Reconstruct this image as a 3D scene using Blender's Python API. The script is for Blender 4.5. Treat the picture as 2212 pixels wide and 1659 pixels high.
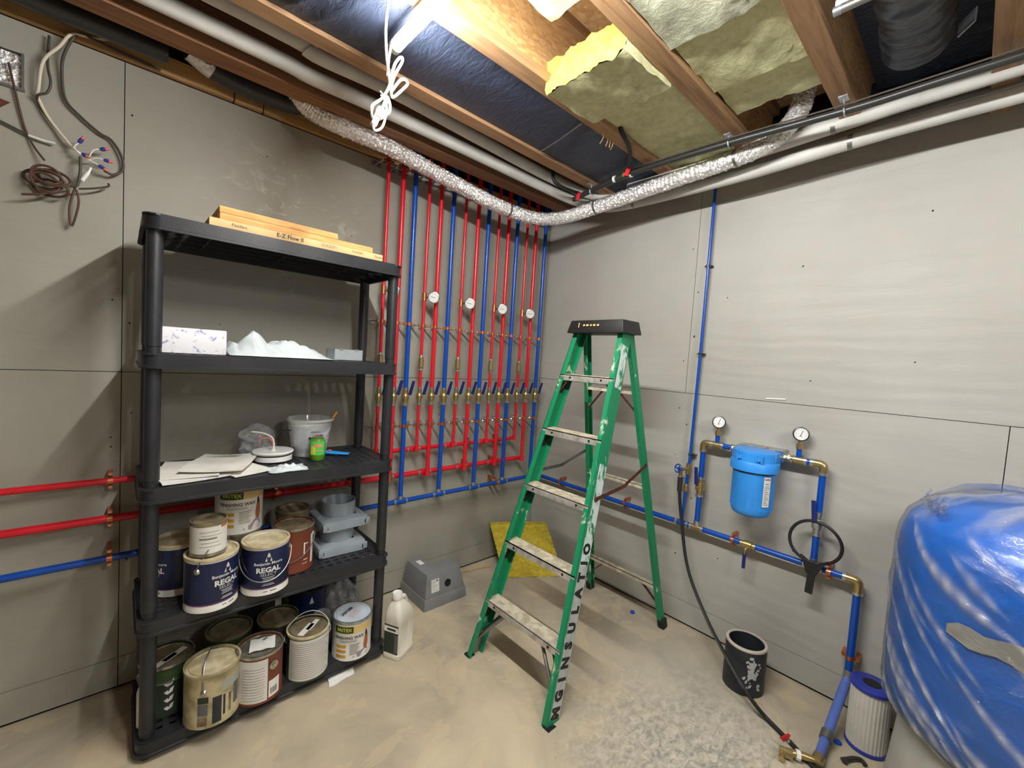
import bpy, bmesh, math, random
from mathutils import Vector, Matrix
from math import sin, cos, pi, radians, atan2, hypot, sqrt
random.seed(7)
for o in list(bpy.data.objects): bpy.data.objects.remove(o, do_unlink=True)
SC = bpy.context.scene
COL = SC.collection

# ------------------------------------------------------------------ camera, world, lights, exposure
CAM = Vector((-2.384, -2.268, 1.45))
yaw, pitch, roll = radians(47.2475), radians(-3.2316), radians(3.6737)
fw = Vector((cos(pitch)*cos(yaw), cos(pitch)*sin(yaw), sin(pitch)))
rt = Vector((sin(yaw), -cos(yaw), 0)); upv = rt.cross(fw)
rt2 = cos(roll)*rt + sin(roll)*upv; up2 = -sin(roll)*rt + cos(roll)*upv
cd = bpy.data.cameras.new('camera'); cam = bpy.data.objects.new('camera', cd); COL.objects.link(cam)
M = Matrix((rt2, up2, -fw)).transposed().to_4x4(); M.translation = CAM
cam.matrix_world = M
cd.sensor_width = 36.0; cd.lens = 917.255/2212*36.0; cd.clip_start = 0.02
SC.camera = cam
w = bpy.data.worlds.new('world'); SC.world = w; w.use_nodes = True
w.node_tree.nodes['Background'].inputs[0].default_value = (0.8, 0.85, 1, 1)
w.node_tree.nodes['Background'].inputs[1].default_value = 0.02
SC.view_settings.view_transform = 'Standard'; SC.view_settings.look = 'None'
SC.view_settings.exposure = 1.3; SC.view_settings.gamma = 1.0; SC.view_settings.use_curve_mapping = False
TUBE_STRENGTH = 130.0
# ------------------------------------------------------------------ materials
def s2l(c):
    return tuple(((x/255)/12.92 if x/255 <= .04045 else ((x/255+.055)/1.055)**2.4) for x in c)
def nodemat(name):
    m = bpy.data.materials.new(name); m.use_nodes = True
    nt = m.node_tree; b = nt.nodes['Principled BSDF']
    return m, nt, b
def N(nt, t, **kw):
    n = nt.nodes.new(t)
    for k, v in kw.items(): setattr(n, k, v)
    return n
def coords(nt, scale=(1,1,1), rot=(0,0,0)):
    tc = N(nt, 'ShaderNodeTexCoord'); mp = N(nt, 'ShaderNodeMapping')
    mp.inputs['Scale'].default_value = scale; mp.inputs['Rotation'].default_value = rot
    nt.links.new(tc.outputs['Object'], mp.inputs['Vector']); return mp.outputs[0]
def noise(nt, vec, scale, detail=3, rough=.55, dist=0):
    n = N(nt, 'ShaderNodeTexNoise'); n.inputs['Scale'].default_value = scale
    n.inputs['Detail'].default_value = detail; n.inputs['Roughness'].default_value = rough
    n.inputs['Distortion'].default_value = dist
    nt.links.new(vec, n.inputs['Vector']); return n.outputs['Fac']
def ramp(nt, fac, stops):
    r = N(nt, 'ShaderNodeValToRGB'); e = r.color_ramp.elements
    while len(e) < len(stops): e.new(.5)
    for i, (p, c) in enumerate(stops):
        e[i].position = p; e[i].color = (*c, 1) if len(c) == 3 else c
    nt.links.new(fac, r.inputs[0]); return r.outputs[0]
def mixc(nt, fac, a, b):
    m = N(nt, 'ShaderNodeMix', data_type='RGBA')
    for s, v in ((m.inputs[0], fac), (m.inputs[6], a), (m.inputs[7], b)):
        if hasattr(v, 'links') or hasattr(v, 'is_output'): nt.links.new(v, s)
        elif isinstance(v, tuple): s.default_value = (*v[:3], 1)
        else: s.default_value = v
    return m.outputs[2]
def math_(nt, op, a, b=None):
    m = N(nt, 'ShaderNodeMath', operation=op)
    for i, v in enumerate((a, b)):
        if v is None: continue
        if isinstance(v, (int, float)): m.inputs[i].default_value = v
        else: nt.links.new(v, m.inputs[i])
    return m.outputs[0]
def bumpn(nt, b, h, strength, dist=.01):
    n = N(nt, 'ShaderNodeBump'); n.inputs['Strength'].default_value = strength
    n.inputs['Distance'].default_value = dist
    nt.links.new(h, n.inputs['Height']); nt.links.new(n.outputs[0], b.inputs['Normal'])
def dist_mask(nt, p, r0, r1, wob=.0, wscale=6):
    """1 inside r0, 0 outside r1 around object-space point p"""
    v = coords(nt)
    d = N(nt, 'ShaderNodeVectorMath', operation='DISTANCE'); nt.links.new(v, d.inputs[0]); d.inputs[1].default_value = p
    dd = d.outputs['Value']
    if wob: dd = math_(nt, 'ADD', dd, math_(nt, 'MULTIPLY', math_(nt, 'SUBTRACT', noise(nt, v, wscale, 4), .5), wob))
    mr = N(nt, 'ShaderNodeMapRange'); mr.inputs[1].default_value = r0; mr.inputs[2].default_value = r1
    mr.inputs[3].default_value = 1; mr.inputs[4].default_value = 0
    nt.links.new(dd, mr.inputs[0]); return mr.outputs[0]
def mat(name, col, rough=.5, metal=0., col2=None, lo=.4, hi=.6, vscale=8, stretch=(1,1,1), bump=0., bscale=80, trans=0., alpha=1., spec=.5, detail=4):
    m, nt, b = nodemat(name); c = s2l(col)
    b.inputs['Base Color'].default_value = (*c, 1); b.inputs['Roughness'].default_value = rough
    b.inputs['Metallic'].default_value = metal; b.inputs['Specular IOR Level'].default_value = spec
    b.inputs['Transmission Weight'].default_value = trans; b.inputs['Alpha'].default_value = alpha
    v = coords(nt, stretch)
    if col2 is None: col2 = tuple(x*.9 for x in col); lo, hi = .3, .7
    f = noise(nt, v, vscale, detail)
    nt.links.new(ramp(nt, f, [(lo, s2l(col2)), (hi, c)]), b.inputs['Base Color'])
    if bump: bumpn(nt, b, noise(nt, v, bscale, 3), bump, .004)
    return m
MT = {}
MT['red'] = mat('red_pipe', (222, 28, 44), .28)
MT['blue'] = mat('blue_pipe', (6, 76, 176), .28)
MT['palebl'] = mat('pale_blue_pipe', (92, 116, 196), .4)
MT['copper'] = mat('copper', (214, 128, 88), .32, .85)
MT['brass'] = mat('brass', (190, 168, 116), .33, .85)
MT['zinc'] = mat('zinc_steel', (205, 205, 205), .3, .9)
MT['chrome'] = mat('chrome', (225, 225, 228), .15, 1)
MT['steel'] = mat('dull_steel', (150, 148, 146), .4, .9)
MT['navy'] = mat('navy_vinyl', (20, 36, 104), .4)
MT['white'] = mat('white_plastic', (238, 238, 234), .4)
MT['jug'] = mat('jug_plastic', (232, 228, 212), .35)
MT['black'] = mat('black_plastic', (30, 31, 34), .45, bump=.1, bscale=300)
MT['shelf'] = mat('shelf_resin', (41, 42, 46), .42, bump=.12, bscale=220, col2=(33, 34, 38))
MT['rubber'] = mat('black_rubber', (22, 22, 24), .6)
MT['hole'] = mat('dark_inside', (12, 11, 10), .9)
MT['green'] = mat('green_fibreglass', (18, 132, 88), .35, col2=(14, 106, 70), vscale=40, stretch=(1,1,.15), bump=.15, bscale=200)
MT['alu'] = mat('worn_aluminium', (206, 203, 196), .42, .35, col2=(168, 163, 152), vscale=22, bump=.15, bscale=120)
MT['aludust'] = mat('dusty_tread', (216, 206, 182), .7, .1, col2=(176, 165, 142), vscale=30, bump=.2, bscale=160)
MT['rust'] = mat('rusty_steel', (112, 62, 46), .65, .4, col2=(80, 44, 34), vscale=40)
MT['gray'] = mat('grey_plastic', (132, 133, 136), .45)
MT['flange'] = mat('blue_grey_plastic', (156, 168, 176), .38)
MT['kraft'] = mat('cardboard', (222, 172, 108), .75, col2=(206, 154, 92), vscale=12, stretch=(1, 6, 6))
MT['kraft2'] = mat('pale_cardboard', (226, 190, 136), .75)
MT['ink'] = mat('black_ink', (32, 28, 26), .7)
MT['inkgrey'] = mat('grey_ink', (120, 118, 112), .7)
MT['paper'] = mat('white_paper', (236, 234, 228), .7)
MT['ivory'] = mat('aged_paper', (238, 235, 226), .75)
MT['tin'] = mat('tin', (200, 196, 184), .3, .8, col2=(160, 152, 136), vscale=30)
MT['dirtytin'] = mat('dirty_tin', (150, 136, 108), .5, .4, col2=(104, 92, 68), vscale=18)
MT['creamlid'] = mat('cream_lid', (226, 214, 180), .4, .2, col2=(196, 180, 140), vscale=25)
MT['mint'] = mat('plum_band', (96, 52, 104), .5)
MT['navylabel'] = mat('navy_label', (15, 22, 54), .4, col2=(20, 31, 70), vscale=10)
MT['brown'] = mat('brown_label', (118, 58, 38), .45)
MT['olive'] = mat('olive_label', (52, 74, 38), .5)
MT['dkgreen'] = mat('dark_green_label', (40, 52, 38), .5)
MT['cream'] = mat('cream_can', (196, 184, 146), .5, .2, col2=(150, 138, 104), vscale=14)
MT['gold'] = mat('gold_band', (226, 196, 128), .5)
MT['amber'] = mat('amber_print', (214, 160, 50), .5)
MT['skin'] = mat('brown_print', (176, 104, 64), .6)
MT['mauve'] = mat('mauve_print', (160, 148, 160), .6)
MT['whitelabel'] = mat('white_label', (226, 224, 216), .55)
MT['yellow'] = mat('pencil_yellow', (232, 172, 44), .4)
MT['lime'] = mat('lime_liquid', (92, 150, 30), .2)
MT['limelabel'] = mat('lime_label', (84, 206, 90), .4)
MT['limeyel'] = mat('yellow_label', (206, 214, 60), .4)
MT['coral'] = mat('coral_print', (236, 140, 110), .4)
MT['tubeblue'] = mat('bright_blue_tube', (40, 150, 232), .35)
MT['filter'] = mat('filter_blue', (52, 150, 238), .38)
MT['tank'] = mat('tank_blue', (8, 108, 208), .3)
MT['tankbase'] = mat('tank_base_grey', (176, 174, 166), .55)
MT['whitepipe'] = mat('white_pipe_wrap', (206, 204, 198), .55, bump=.2, bscale=30)
MT['abs'] = mat('black_drain_pipe', (48, 48, 46), .32)
MT['flexblk'] = mat('dark_flex_duct', (60, 62, 64), .4)
MT['redlever'] = mat('red_lever', (216, 32, 44), .4)
MT['cable'] = mat('white_cable', (226, 214, 190), .5)
MT['cordw'] = mat('white_cord', (240, 238, 228), .45)
MT['brownwire'] = mat('brown_wire', (84, 56, 44), .55)
MT['darkwire'] = mat('dark_wire', (72, 64, 54), .55)
MT['pinkwire'] = mat('salmon_wire', (232, 120, 112), .5)
MT['bluewire'] = mat('violet_connector', (62, 66, 160), .5)
MT['floordust'] = mat('pvc_grey', (96, 98, 102), .5)
MT['lens'] = mat('dial_white', (244, 244, 242), .3)
MT['cartridge'] = mat('pleated_filter', (220, 216, 206), .7)
MT['cartblue'] = mat('cartridge_cap', (44, 58, 160), .4)
MT['charcoal'] = mat('charcoal_pail', (40, 44, 50), .5, col2=(32, 35, 41), vscale=14)
MT['paintspot'] = mat('paint_spots', (190, 192, 190), .6)
MT['galv'] = mat('galvanised', (190, 196, 200), .35, .8, col2=(160, 166, 172), vscale=40)
MT['yarn'] = mat('tan_splinter', (196, 164, 112), .7)

def woodmat(name, c1, c2, axis=0, sc=6):
    m, nt, b = nodemat(name)
    st = [9, 9, 9]; st[axis] = .6
    v = coords(nt, tuple(st)); f = noise(nt, v, sc, 6, .6, .8)
    f2 = noise(nt, coords(nt), 2.2, 2)
    c = ramp(nt, f, [(.28, s2l(c2)), (.62, s2l(c1))])
    c = mixc(nt, math_(nt, 'MULTIPLY', f2, .5), c, s2l(tuple(x*.72 for x in c2)))
    nt.links.new(c, b.inputs['Base Color']); b.inputs['Roughness'].default_value = .7
    bumpn(nt, b, f, .25, .003); return m
MT['wood'] = woodmat('joist_wood', (186, 147, 106), (138, 101, 69))
MT['lvl'] = woodmat('rim_beam_wood', (158, 112, 74), (108, 72, 48), 0, 4)
MT['plate'] = woodmat('plate_wood', (200, 160, 104), (160, 120, 74))
def osbmat():
    m, nt, b = nodemat('osb_strands')
    v = coords(nt, (30, 30, 75), (0, .45, 0)); vo = N(nt, 'ShaderNodeTexVoronoi'); vo.inputs['Scale'].default_value = 1.6
    vo.inputs['Randomness'].default_value = 1; nt.links.new(v, vo.inputs['Vector'])
    f = noise(nt, v, 2, 4)
    sep = N(nt, 'ShaderNodeSeparateColor'); nt.links.new(vo.outputs['Color'], sep.inputs[0])
    c = ramp(nt, sep.outputs[0], [(0, s2l((192, 150, 100))), (.5, s2l((212, 172, 120))), (1, s2l((226, 192, 142)))])
    c = mixc(nt, math_(nt, 'MULTIPLY', f, .30), c, s2l((140, 100, 60)))
    nt.links.new(c, b.inputs['Base Color']); b.inputs['Roughness'].default_value = .8
    bumpn(nt, b, sep.outputs[0], .5, .003); return m
MT['osb'] = osbmat()
def wallmat(name, base, dark, grain_axis, peel=None):
    m, nt, b = nodemat(name)
    v = coords(nt); big = noise(nt, v, 1.6, 4); fine = noise(nt, v, 70, 3)
    c = ramp(nt, big, [(.3, s2l(dark)), (.66, s2l(base))])
    st = [5, 5, 5]; st[grain_axis] = .8; st[2] = 5
    g = noise(nt, coords(nt, tuple(st)), 1.5, 6, .62, 1.6)
    wv = N(nt, 'ShaderNodeTexWave', wave_type='BANDS', bands_direction='Z')
    wv.inputs['Scale'].default_value = 4; wv.inputs['Distortion'].default_value = 16; wv.inputs['Detail'].default_value = 3
    wv.inputs['Detail Scale'].default_value = .5
    st2 = [1, 1, 1]; st2[grain_axis] = .3; nt.links.new(coords(nt, tuple(st2)), wv.inputs['Vector'])
    h = math_(nt, 'ADD', math_(nt, 'MULTIPLY', g, .7), math_(nt, 'ADD', math_(nt, 'MULTIPLY', wv.outputs['Fac'], .26 if grain_axis == 1 else .10), math_(nt, 'MULTIPLY', fine, .08)))
    speck = math_(nt, 'GREATER_THAN', noise(nt, coords(nt, (3,3,9)), 8, 2), .79)
    c = mixc(nt, math_(nt, 'MULTIPLY', speck, .5), c, s2l((92, 86, 76)))
    if peel:
        mk = dist_mask(nt, peel, .05, .42, .35, 7)
        pn = ramp(nt, noise(nt, coords(nt, (1, 1, 1.5)), 8, 9, .74, 1.0), [(.53, (0, 0, 0)), (.63, (1, 1, 1))])
        c = mixc(nt, math_(nt, 'MULTIPLY', math_(nt, 'MULTIPLY', pn, mk), .62), c, s2l((214, 208, 192)))
    nt.links.new(c, b.inputs['Base Color']); b.inputs['Roughness'].default_value = .5
    b.inputs['Specular IOR Level'].default_value = .35
    bumpn(nt, b, h, .30, .010); return m
MT['wallL'] = wallmat('painted_plywood_left_dimmed', (163, 160, 149), (148, 145, 133), 0, (-1.78, 0, 2.08))  # same paint as the right wall; its weaker light is in the colour
MT['wallR'] = wallmat('painted_plywood_right', (177, 175, 168), (166, 163, 155), 1)
def floormat():
    m, nt, b = nodemat('dusty_concrete')
    v = coords(nt)
    c = ramp(nt, noise(nt, v, 2.0, 6, .6, .6), [(.3, s2l((150, 142, 126))), (.7, s2l((196, 182, 154)))])
    beige = noise(nt, v, 3.3, 5, .6, 1.2)
    c = mixc(nt, math_(nt, 'MULTIPLY', math_(nt, 'GREATER_THAN', beige, .56), .22), c, s2l((212, 190, 150)))
    # the trodden, mottled patch of spilt dust beside the ladder
    mk = dist_mask(nt, (-.80, -1.72, 0), .12, .62, .30, 5)
    sp = ramp(nt, noise(nt, coords(nt, (1, 1.5, 1)), 24, 7, .74, .7), [(.40, (0, 0, 0)), (.62, (1, 1, 1))])
    patch = mixc(nt, sp, s2l((128, 128, 122)), s2l((204, 196, 178)))
    c = mixc(nt, math_(nt, 'MULTIPLY', mk, .85), c, patch)
    mk2 = dist_mask(nt, (-.40, -1.42, 0), .1, .45, .2, 4)
    c = mixc(nt, math_(nt, 'MULTIPLY', mk2, .35), c, s2l((160, 160, 152)))
    sk = math_(nt, 'GREATER_THAN', noise(nt, v, 34, 2), .77)
    c = mixc(nt, math_(nt, 'MULTIPLY', sk, .35), c, s2l((104, 96, 82)))
    nt.links.new(c, b.inputs['Base Color']); b.inputs['Roughness'].default_value = .75
    bumpn(nt, b, math_(nt, 'ADD', noise(nt, v, 22, 6), math_(nt, 'MULTIPLY', math_(nt, 'MULTIPLY', sp, mk), .5)), .25, .008)
    return m
MT['floor'] = floormat()
MT['bare'] = mat('bare_dark_wall', (104, 98, 88), .8)
def woolmat(name, c1, c2):
    m, nt, b = nodemat(name)
    v = coords(nt, (4, 4, 9)); f = noise(nt, v, 7, 7, .7, .4)
    nt.links.new(ramp(nt, f, [(.3, s2l(c2)), (.65, s2l(c1))]), b.inputs['Base Color']); b.inputs['Roughness'].default_value = .95
    b.inputs['Specular IOR Level'].default_value = .1
    bumpn(nt, b, f, .7, .012); return m
MT['wool'] = woolmat('mineral_wool', (222, 221, 176), (190, 189, 142))
MT['woolcut'] = woolmat('mineral_wool_cut', (222, 206, 100), (184, 166, 66))
MT['woolfloor'] = woolmat('mineral_wool_olive', (208, 188, 72), (160, 138, 40))
MT['woolgrey'] = woolmat('mineral_wool_greyed', (200, 201, 178), (168, 170, 146))
def foilmat():
    m, nt, b = nodemat('crinkled_foil'); b.inputs['Metallic'].default_value = .8
    b.inputs['Base Color'].default_value = (.92, .91, .90, 1); b.inputs['Roughness'].default_value = .24
    v = coords(nt); vo = N(nt, 'ShaderNodeTexVoronoi'); vo.inputs['Scale'].default_value = 70; nt.links.new(v, vo.inputs['Vector'])
    h = math_(nt, 'ADD', vo.outputs['Distance'], math_(nt, 'MULTIPLY', noise(nt, v, 45, 5, .7), 1.6))
    bumpn(nt, b, h, .6, .010); return m
MT['foil'] = foilmat()
def sheetmat():
    m, nt, b = nodemat('black_poly_sheet'); b.inputs['Base Color'].default_value = (*s2l((50, 58, 76)), 1)
    b.inputs['Roughness'].default_value = .42
    v = coords(nt, (3, 1, 1), (0, 0, .3)); f = noise(nt, v, 9, 6, .62, 1.3)
    bumpn(nt, b, f, .55, .02); return m
MT['sheet'] = sheetmat()
def filmmat(name, amount=.16, milk=.10, bump=.9, sc=5.0):
    m, nt, b = nodemat(name); nt.nodes.remove(b)
    out = nt.nodes['Material Output']
    tr = N(nt, 'ShaderNodeBsdfTransparent'); gl = N(nt, 'ShaderNodeBsdfGlossy'); df = N(nt, 'ShaderNodeBsdfDiffuse')
    gl.inputs['Roughness'].default_value = .12; df.inputs['Color'].default_value = (.85, .87, .9, 1)
    tr.inputs['Color'].default_value = (.97, .98, 1, 1)
    v = coords(nt, (1, 1, 2.2), (0.5, .5, 0)); f = noise(nt, v, sc, 6, .62, 1.6)
    bp = N(nt, 'ShaderNodeBump'); bp.inputs['Strength'].default_value = bump; bp.inputs['Distance'].default_value = .03
    nt.links.new(f, bp.inputs['Height']); nt.links.new(bp.outputs[0], gl.inputs['Normal'])
    fr = N(nt, 'ShaderNodeLayerWeight'); fr.inputs['Blend'].default_value = .25; nt.links.new(bp.outputs[0], fr.inputs['Normal'])
    at = N(nt, 'ShaderNodeAttribute'); at.attribute_name = 'fold_glint'
    m1 = N(nt, 'ShaderNodeMixShader'); m2 = N(nt, 'ShaderNodeMixShader')
    milkf = math_(nt, 'MULTIPLY', ramp(nt, f, [(.45, (0, 0, 0)), (.7, (1, 1, 1))]), milk)
    nt.links.new(math_(nt, 'ADD', math_(nt, 'ADD', milkf, milk*.4), math_(nt, 'MULTIPLY', at.outputs['Fac'], .55)), m1.inputs[0]); nt.links.new(tr.outputs[0], m1.inputs[1]); nt.links.new(df.outputs[0], m1.inputs[2])
    g2 = math_(nt, 'ADD', math_(nt, 'MULTIPLY', fr.outputs['Fresnel'], .5), amount)
    g2 = math_(nt, 'MINIMUM', math_(nt, 'ADD', g2, math_(nt, 'MULTIPLY', at.outputs['Fac'], .3)), .7)
    nt.links.new(g2, m2.inputs[0]); nt.links.new(m1.outputs[0], m2.inputs[1]); nt.links.new(gl.outputs[0], m2.inputs[2])
    nt.links.new(m2.outputs[0], out.inputs['Surface']); return m
MT['film'] = filmmat('clear_wrap_film', .04, .02, .7, 4)
MT['bag'] = filmmat('clear_bag_film', .12, .30, .8, 14)
MT['cup'] = filmmat('frosted_cup', .06, .9, .1, 3)
MT['bottle'] = mat('green_clear_bottle', (150, 176, 110), .12, trans=.7)
def emat(name, col, st):
    m, nt, b = nodemat(name); b.inputs['Emission Color'].default_value = (*col, 1); b.inputs['Emission Strength'].default_value = st
    b.inputs['Base Color'].default_value = (.9, .9, .9, 1); return m
MT['led'] = emat('led_diffuser', (1.0, 1.0, .985), TUBE_STRENGTH)
def scuffmat(name, under, over, thr, sc=30, stretch=(1,1,.5)):
    m, nt, b = nodemat(name)
    f = noise(nt, coords(nt, stretch), sc, 6, .7, .5)
    nt.links.new(ramp(nt, f, [(thr-.03, s2l(under)), (thr+.03, s2l(over))]), b.inputs['Base Color'])
    b.inputs['Roughness'].default_value = .5; return m
MT['scuff'] = scuffmat('paint_scuffed_rail', (30, 128, 90), (206, 222, 216), .46, 24)
MT['railgrey'] = mat('grey_painted_rail', (188, 190, 188), .5, col2=(168, 172, 170), vscale=20)
MT['splash'] = scuffmat('green_with_splashes', (20, 132, 88), (206, 214, 190), .62, 16)
MT['cap'] = scuffmat('scuffed_cap', (27, 25, 24), (150, 140, 112), .66, 26, (1, 1, 1))
MT['tissue'] = scuffmat('printed_box', (234, 234, 238), (150, 140, 190), .60, 40, (1, 1, 1))
MT['tarp'] = mat('white_poly_tarp', (218, 227, 229), .35, bump=.3, bscale=20)
MT['crackledirt'] = scuffmat('pail_dirt', (66, 56, 54), (130, 120, 116), .5, 20, (1,1,1))
# ------------------------------------------------------------------ geometry helpers
ORG = {}
def V(*a): return Vector(a if len(a) > 1 else a[0])
def frame(d):
    d = d.normalized(); a = Vector((0, 0, 1)) if abs(d.z) < .9 else Vector((1, 0, 0))
    x = d.cross(a).normalized(); return x, d.cross(x).normalized()
def smoothpath(pts, n=6, closed=False):
    pts = [V(p) for p in pts]; out = []; L = len(pts)
    if L < 3: return pts
    for i in range(L if closed else L-1):
        if closed: p0, p1, p2, p3 = pts[i-1], pts[i], pts[(i+1) % L], pts[(i+2) % L]
        else: p0, p1, p2, p3 = pts[max(i-1, 0)], pts[i], pts[i+1], pts[min(i+2, L-1)]
        for k in range(n):
            t = k/n
            out.append(.5*((2*p1)+(p2-p0)*t+(2*p0-5*p1+4*p2-p3)*t*t+(3*p1-p0-3*p2+p3)*t**3))
    if not closed: out.append(pts[-1])
    return out
_txt = {}
def textgeo(s, size, bold=0):
    k = (s, size, bold)
    if k not in _txt:
        cu = bpy.data.curves.new('txt', 'FONT'); cu.body = s; cu.size = size; cu.align_x = 'CENTER'; cu.align_y = 'CENTER'
        cu.resolution_u = 2; cu.offset = bold
        ob = bpy.data.objects.new('txt', cu); COL.objects.link(ob)
        me = bpy.data.meshes.new_from_object(ob.evaluated_get(bpy.context.evaluated_depsgraph_get()))
        _txt[k] = ([v.co.copy() for v in me.vertices], [tuple(p.vertices) for p in me.polygons])
        bpy.data.meshes.remove(me); bpy.data.objects.remove(ob); bpy.data.curves.remove(cu)
    return _txt[k]
class MB:
    def __init__(s): s.v = []; s.f = []
    def add(s, vs, fs):
        n = len(s.v); s.v += [V(p) for p in vs]; s.f += [tuple(i+n for i in f) for f in fs]; return s
    def box(s, c, d, rot=None, taper=1.0):
        c = V(c); hx, hy, hz = d[0]/2, d[1]/2, d[2]/2; vs = []
        for z in (-1, 1):
            t = taper if z > 0 else 1
            for x, y in ((-1,-1), (1,-1), (1,1), (-1,1)):
                p = V(x*hx*t, y*hy*t, z*hz)
                if rot is not None: p = rot @ p
                vs.append(c+p)
        return s.add(vs, [(3,2,1,0), (4,5,6,7), (0,1,5,4), (1,2,6,5), (2,3,7,6), (3,0,4,7)])
    def b2(s, a, b): # box from two corners
        a, b = V(a), V(b); return s.box((a+b)/2, [abs(x) for x in (b-a)])
    def beam(s, p0, p1, wid, hei, side=None):
        """box beam from p0 to p1; side = direction of the width"""
        p0, p1 = V(p0), V(p1); d = p1-p0; L = d.length; d = d.normalized()
        x = V(side) if side is not None else frame(d)[0]
        x = (x-d*x.dot(d)).normalized(); y = d.cross(x)
        R = Matrix((x, y, d)).transposed(); return s.box((p0+p1)/2, (wid, hei, L), R)
    def tube(s, pts, r, n=10, cap=True, closed=False, rib=None):
        pts = [V(p) for p in pts]; L = len(pts); vs = []; fs = []
        up = None
        for i, p in enumerate(pts):
            if closed: d = (pts[(i+1) % L]-pts[i-1]).normalized()
            else: d = (pts[min(i+1, L-1)]-pts[max(i-1, 0)]).normalized()
            if up is None: up = frame(d)[0]
            up = (up-d*up.dot(d)); up = up.normalized() if up.length > 1e-6 else frame(d)[0]
            w_ = d.cross(up); rr = r[i] if isinstance(r, (list, tuple)) else r
            if rib: rr = rr*(1+rib*(1 if i % 2 else -1))
            for k in range(n):
                a = 2*pi*k/n; vs.append(p+rr*(cos(a)*up+sin(a)*w_))
        for i in range(L if closed else L-1):
            for k in range(n):
                a, b = i*n+k, i*n+(k+1) % n; c, d2 = ((i+1) % L)*n+(k+1) % n, ((i+1) % L)*n+k
                fs.append((a, b, c, d2))
        if cap and not closed: fs += [tuple(range(n))[::-1], tuple((L-1)*n+k for k in range(n))]
        return s.add(vs, fs)
    def cyl(s, p0, p1, r, n=14, r2=None, cap=True):
        return s.tube([p0, p1], [r, r if r2 is None else r2], n, cap)
    def lathe(s, c, prof, n=28, axis=(0, 0, 1), capb=True, capt=True, fn=None):
        c = V(c); d = V(axis).normalized()
        if abs(d.z) > .999: x, y = V(1, 0, 0), V(0, 1, 0)*(1 if d.z > 0 else -1)
        else: x, y = frame(d)
        vs = []; fs = []
        for i, (r, z) in enumerate(prof):
            for k in range(n):
                a = 2*pi*k/n; q = fn(a, r, z) if fn else r
                vs.append(c+d*z+q*(cos(a)*x+sin(a)*y))
        for i in range(len(prof)-1):
            for k in range(n): fs.append((i*n+k, i*n+(k+1) % n, (i+1)*n+(k+1) % n, (i+1)*n+k))
        if capb: fs.append(tuple(range(n))[::-1])
        if capt: fs.append(tuple((len(prof)-1)*n+k for k in range(n)))
        return s.add(vs, fs)
    def prism(s, poly, ext):
        """polygon (list of 3-D points) extruded along ext"""
        n = len(poly); e = V(ext); vs = [V(p) for p in poly]+[V(p)+e for p in poly]
        return s.add(vs, [tuple(range(n))[::-1], tuple(range(n, 2*n))]+[(i, (i+1) % n, n+(i+1) % n, n+i) for i in range(n)])
    def arc(s, c, r, a0, a1, z0, z1, n=10, t=.0008):
        """thin curved label on a cylinder"""
        vs = []; fs = []
        for i in range(n+1):
            a = a0+(a1-a0)*i/n
            for rr, z in ((r, z0), (r, z1), (r-t, z1), (r-t, z0)): vs.append((c[0]+rr*cos(a), c[1]+rr*sin(a), c[2]+z))
        for i in range(n):
            for k in range(4): fs.append((i*4+k, (i+1)*4+k, (i+1)*4+(k+1) % 4, i*4+(k+1) % 4))
        fs += [(0, 1, 2, 3), tuple(n*4+k for k in (3, 2, 1, 0))]
        return s.add(vs, fs)
    def ctext(s, txt, size, c, r, a, z, bold=0, sx=1.0, tilt=0):
        vs, fs = textgeo(txt, size, bold)
        return s.add([(c[0]+r*cos(a+p.x*sx/r), c[1]+r*sin(a+p.x*sx/r), c[2]+z+p.y+tilt*p.x) for p in vs], fs)
    def ptext(s, txt, size, o, right, up, bold=0, sx=1.0):
        vs, fs = textgeo(txt, size, bold); o, right, up = V(o), V(right).normalized(), V(up).normalized()
        return s.add([o+right*p.x*sx+up*p.y for p in vs], fs)
    def grid(s, fn, nu, nv):
        vs = [fn(i/nu, j/nv) for j in range(nv+1) for i in range(nu+1)]
        return s.add(vs, [(j*(nu+1)+i, j*(nu+1)+i+1, (j+1)*(nu+1)+i+1, (j+1)*(nu+1)+i) for j in range(nv) for i in range(nu)])
    def build(s, name, m, parent=None, smooth=True, origin=None, bevel=0, **props):
        me = bpy.data.meshes.new(name)
        o = ORG.get(parent.name, V(0, 0, 0)) if parent is not None else (V(origin) if origin is not None else V(0, 0, 0))
        me.from_pydata([tuple(p-o) for p in s.v], [], s.f); me.validate()
        me.materials.append(MT[m] if isinstance(m, str) else m)
        bm = bmesh.new(); bm.from_mesh(me); bmesh.ops.recalc_face_normals(bm, faces=bm.faces)
        if bevel: bmesh.ops.bevel(bm, geom=list(bm.edges), offset=bevel, segments=2, affect='EDGES', profile=.6, clamp_overlap=True)
        bm.to_mesh(me); bm.free()
        if smooth: me.shade_smooth(); me.set_sharp_from_angle(angle=radians(38))
        ob = bpy.data.objects.new(name, me); COL.objects.link(ob)
        if parent is not None: ob.parent = parent
        else: ob.location = o
        ORG[ob.name] = o
        for k, v in props.items(): ob[k] = v
        return ob
def thing(name, label, cat, loc, group=None):
    o = bpy.data.objects.new(name, None); COL.objects.link(o); o.location = loc
    o.empty_display_size = .05; o['label'] = label; o['category'] = cat
    if group: o['group'] = group
    ORG[o.name] = V(loc); return o
def tag(o, label, cat, group=None):
    o['label'] = label; o['category'] = cat
    if group: o['group'] = group
    return o
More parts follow.
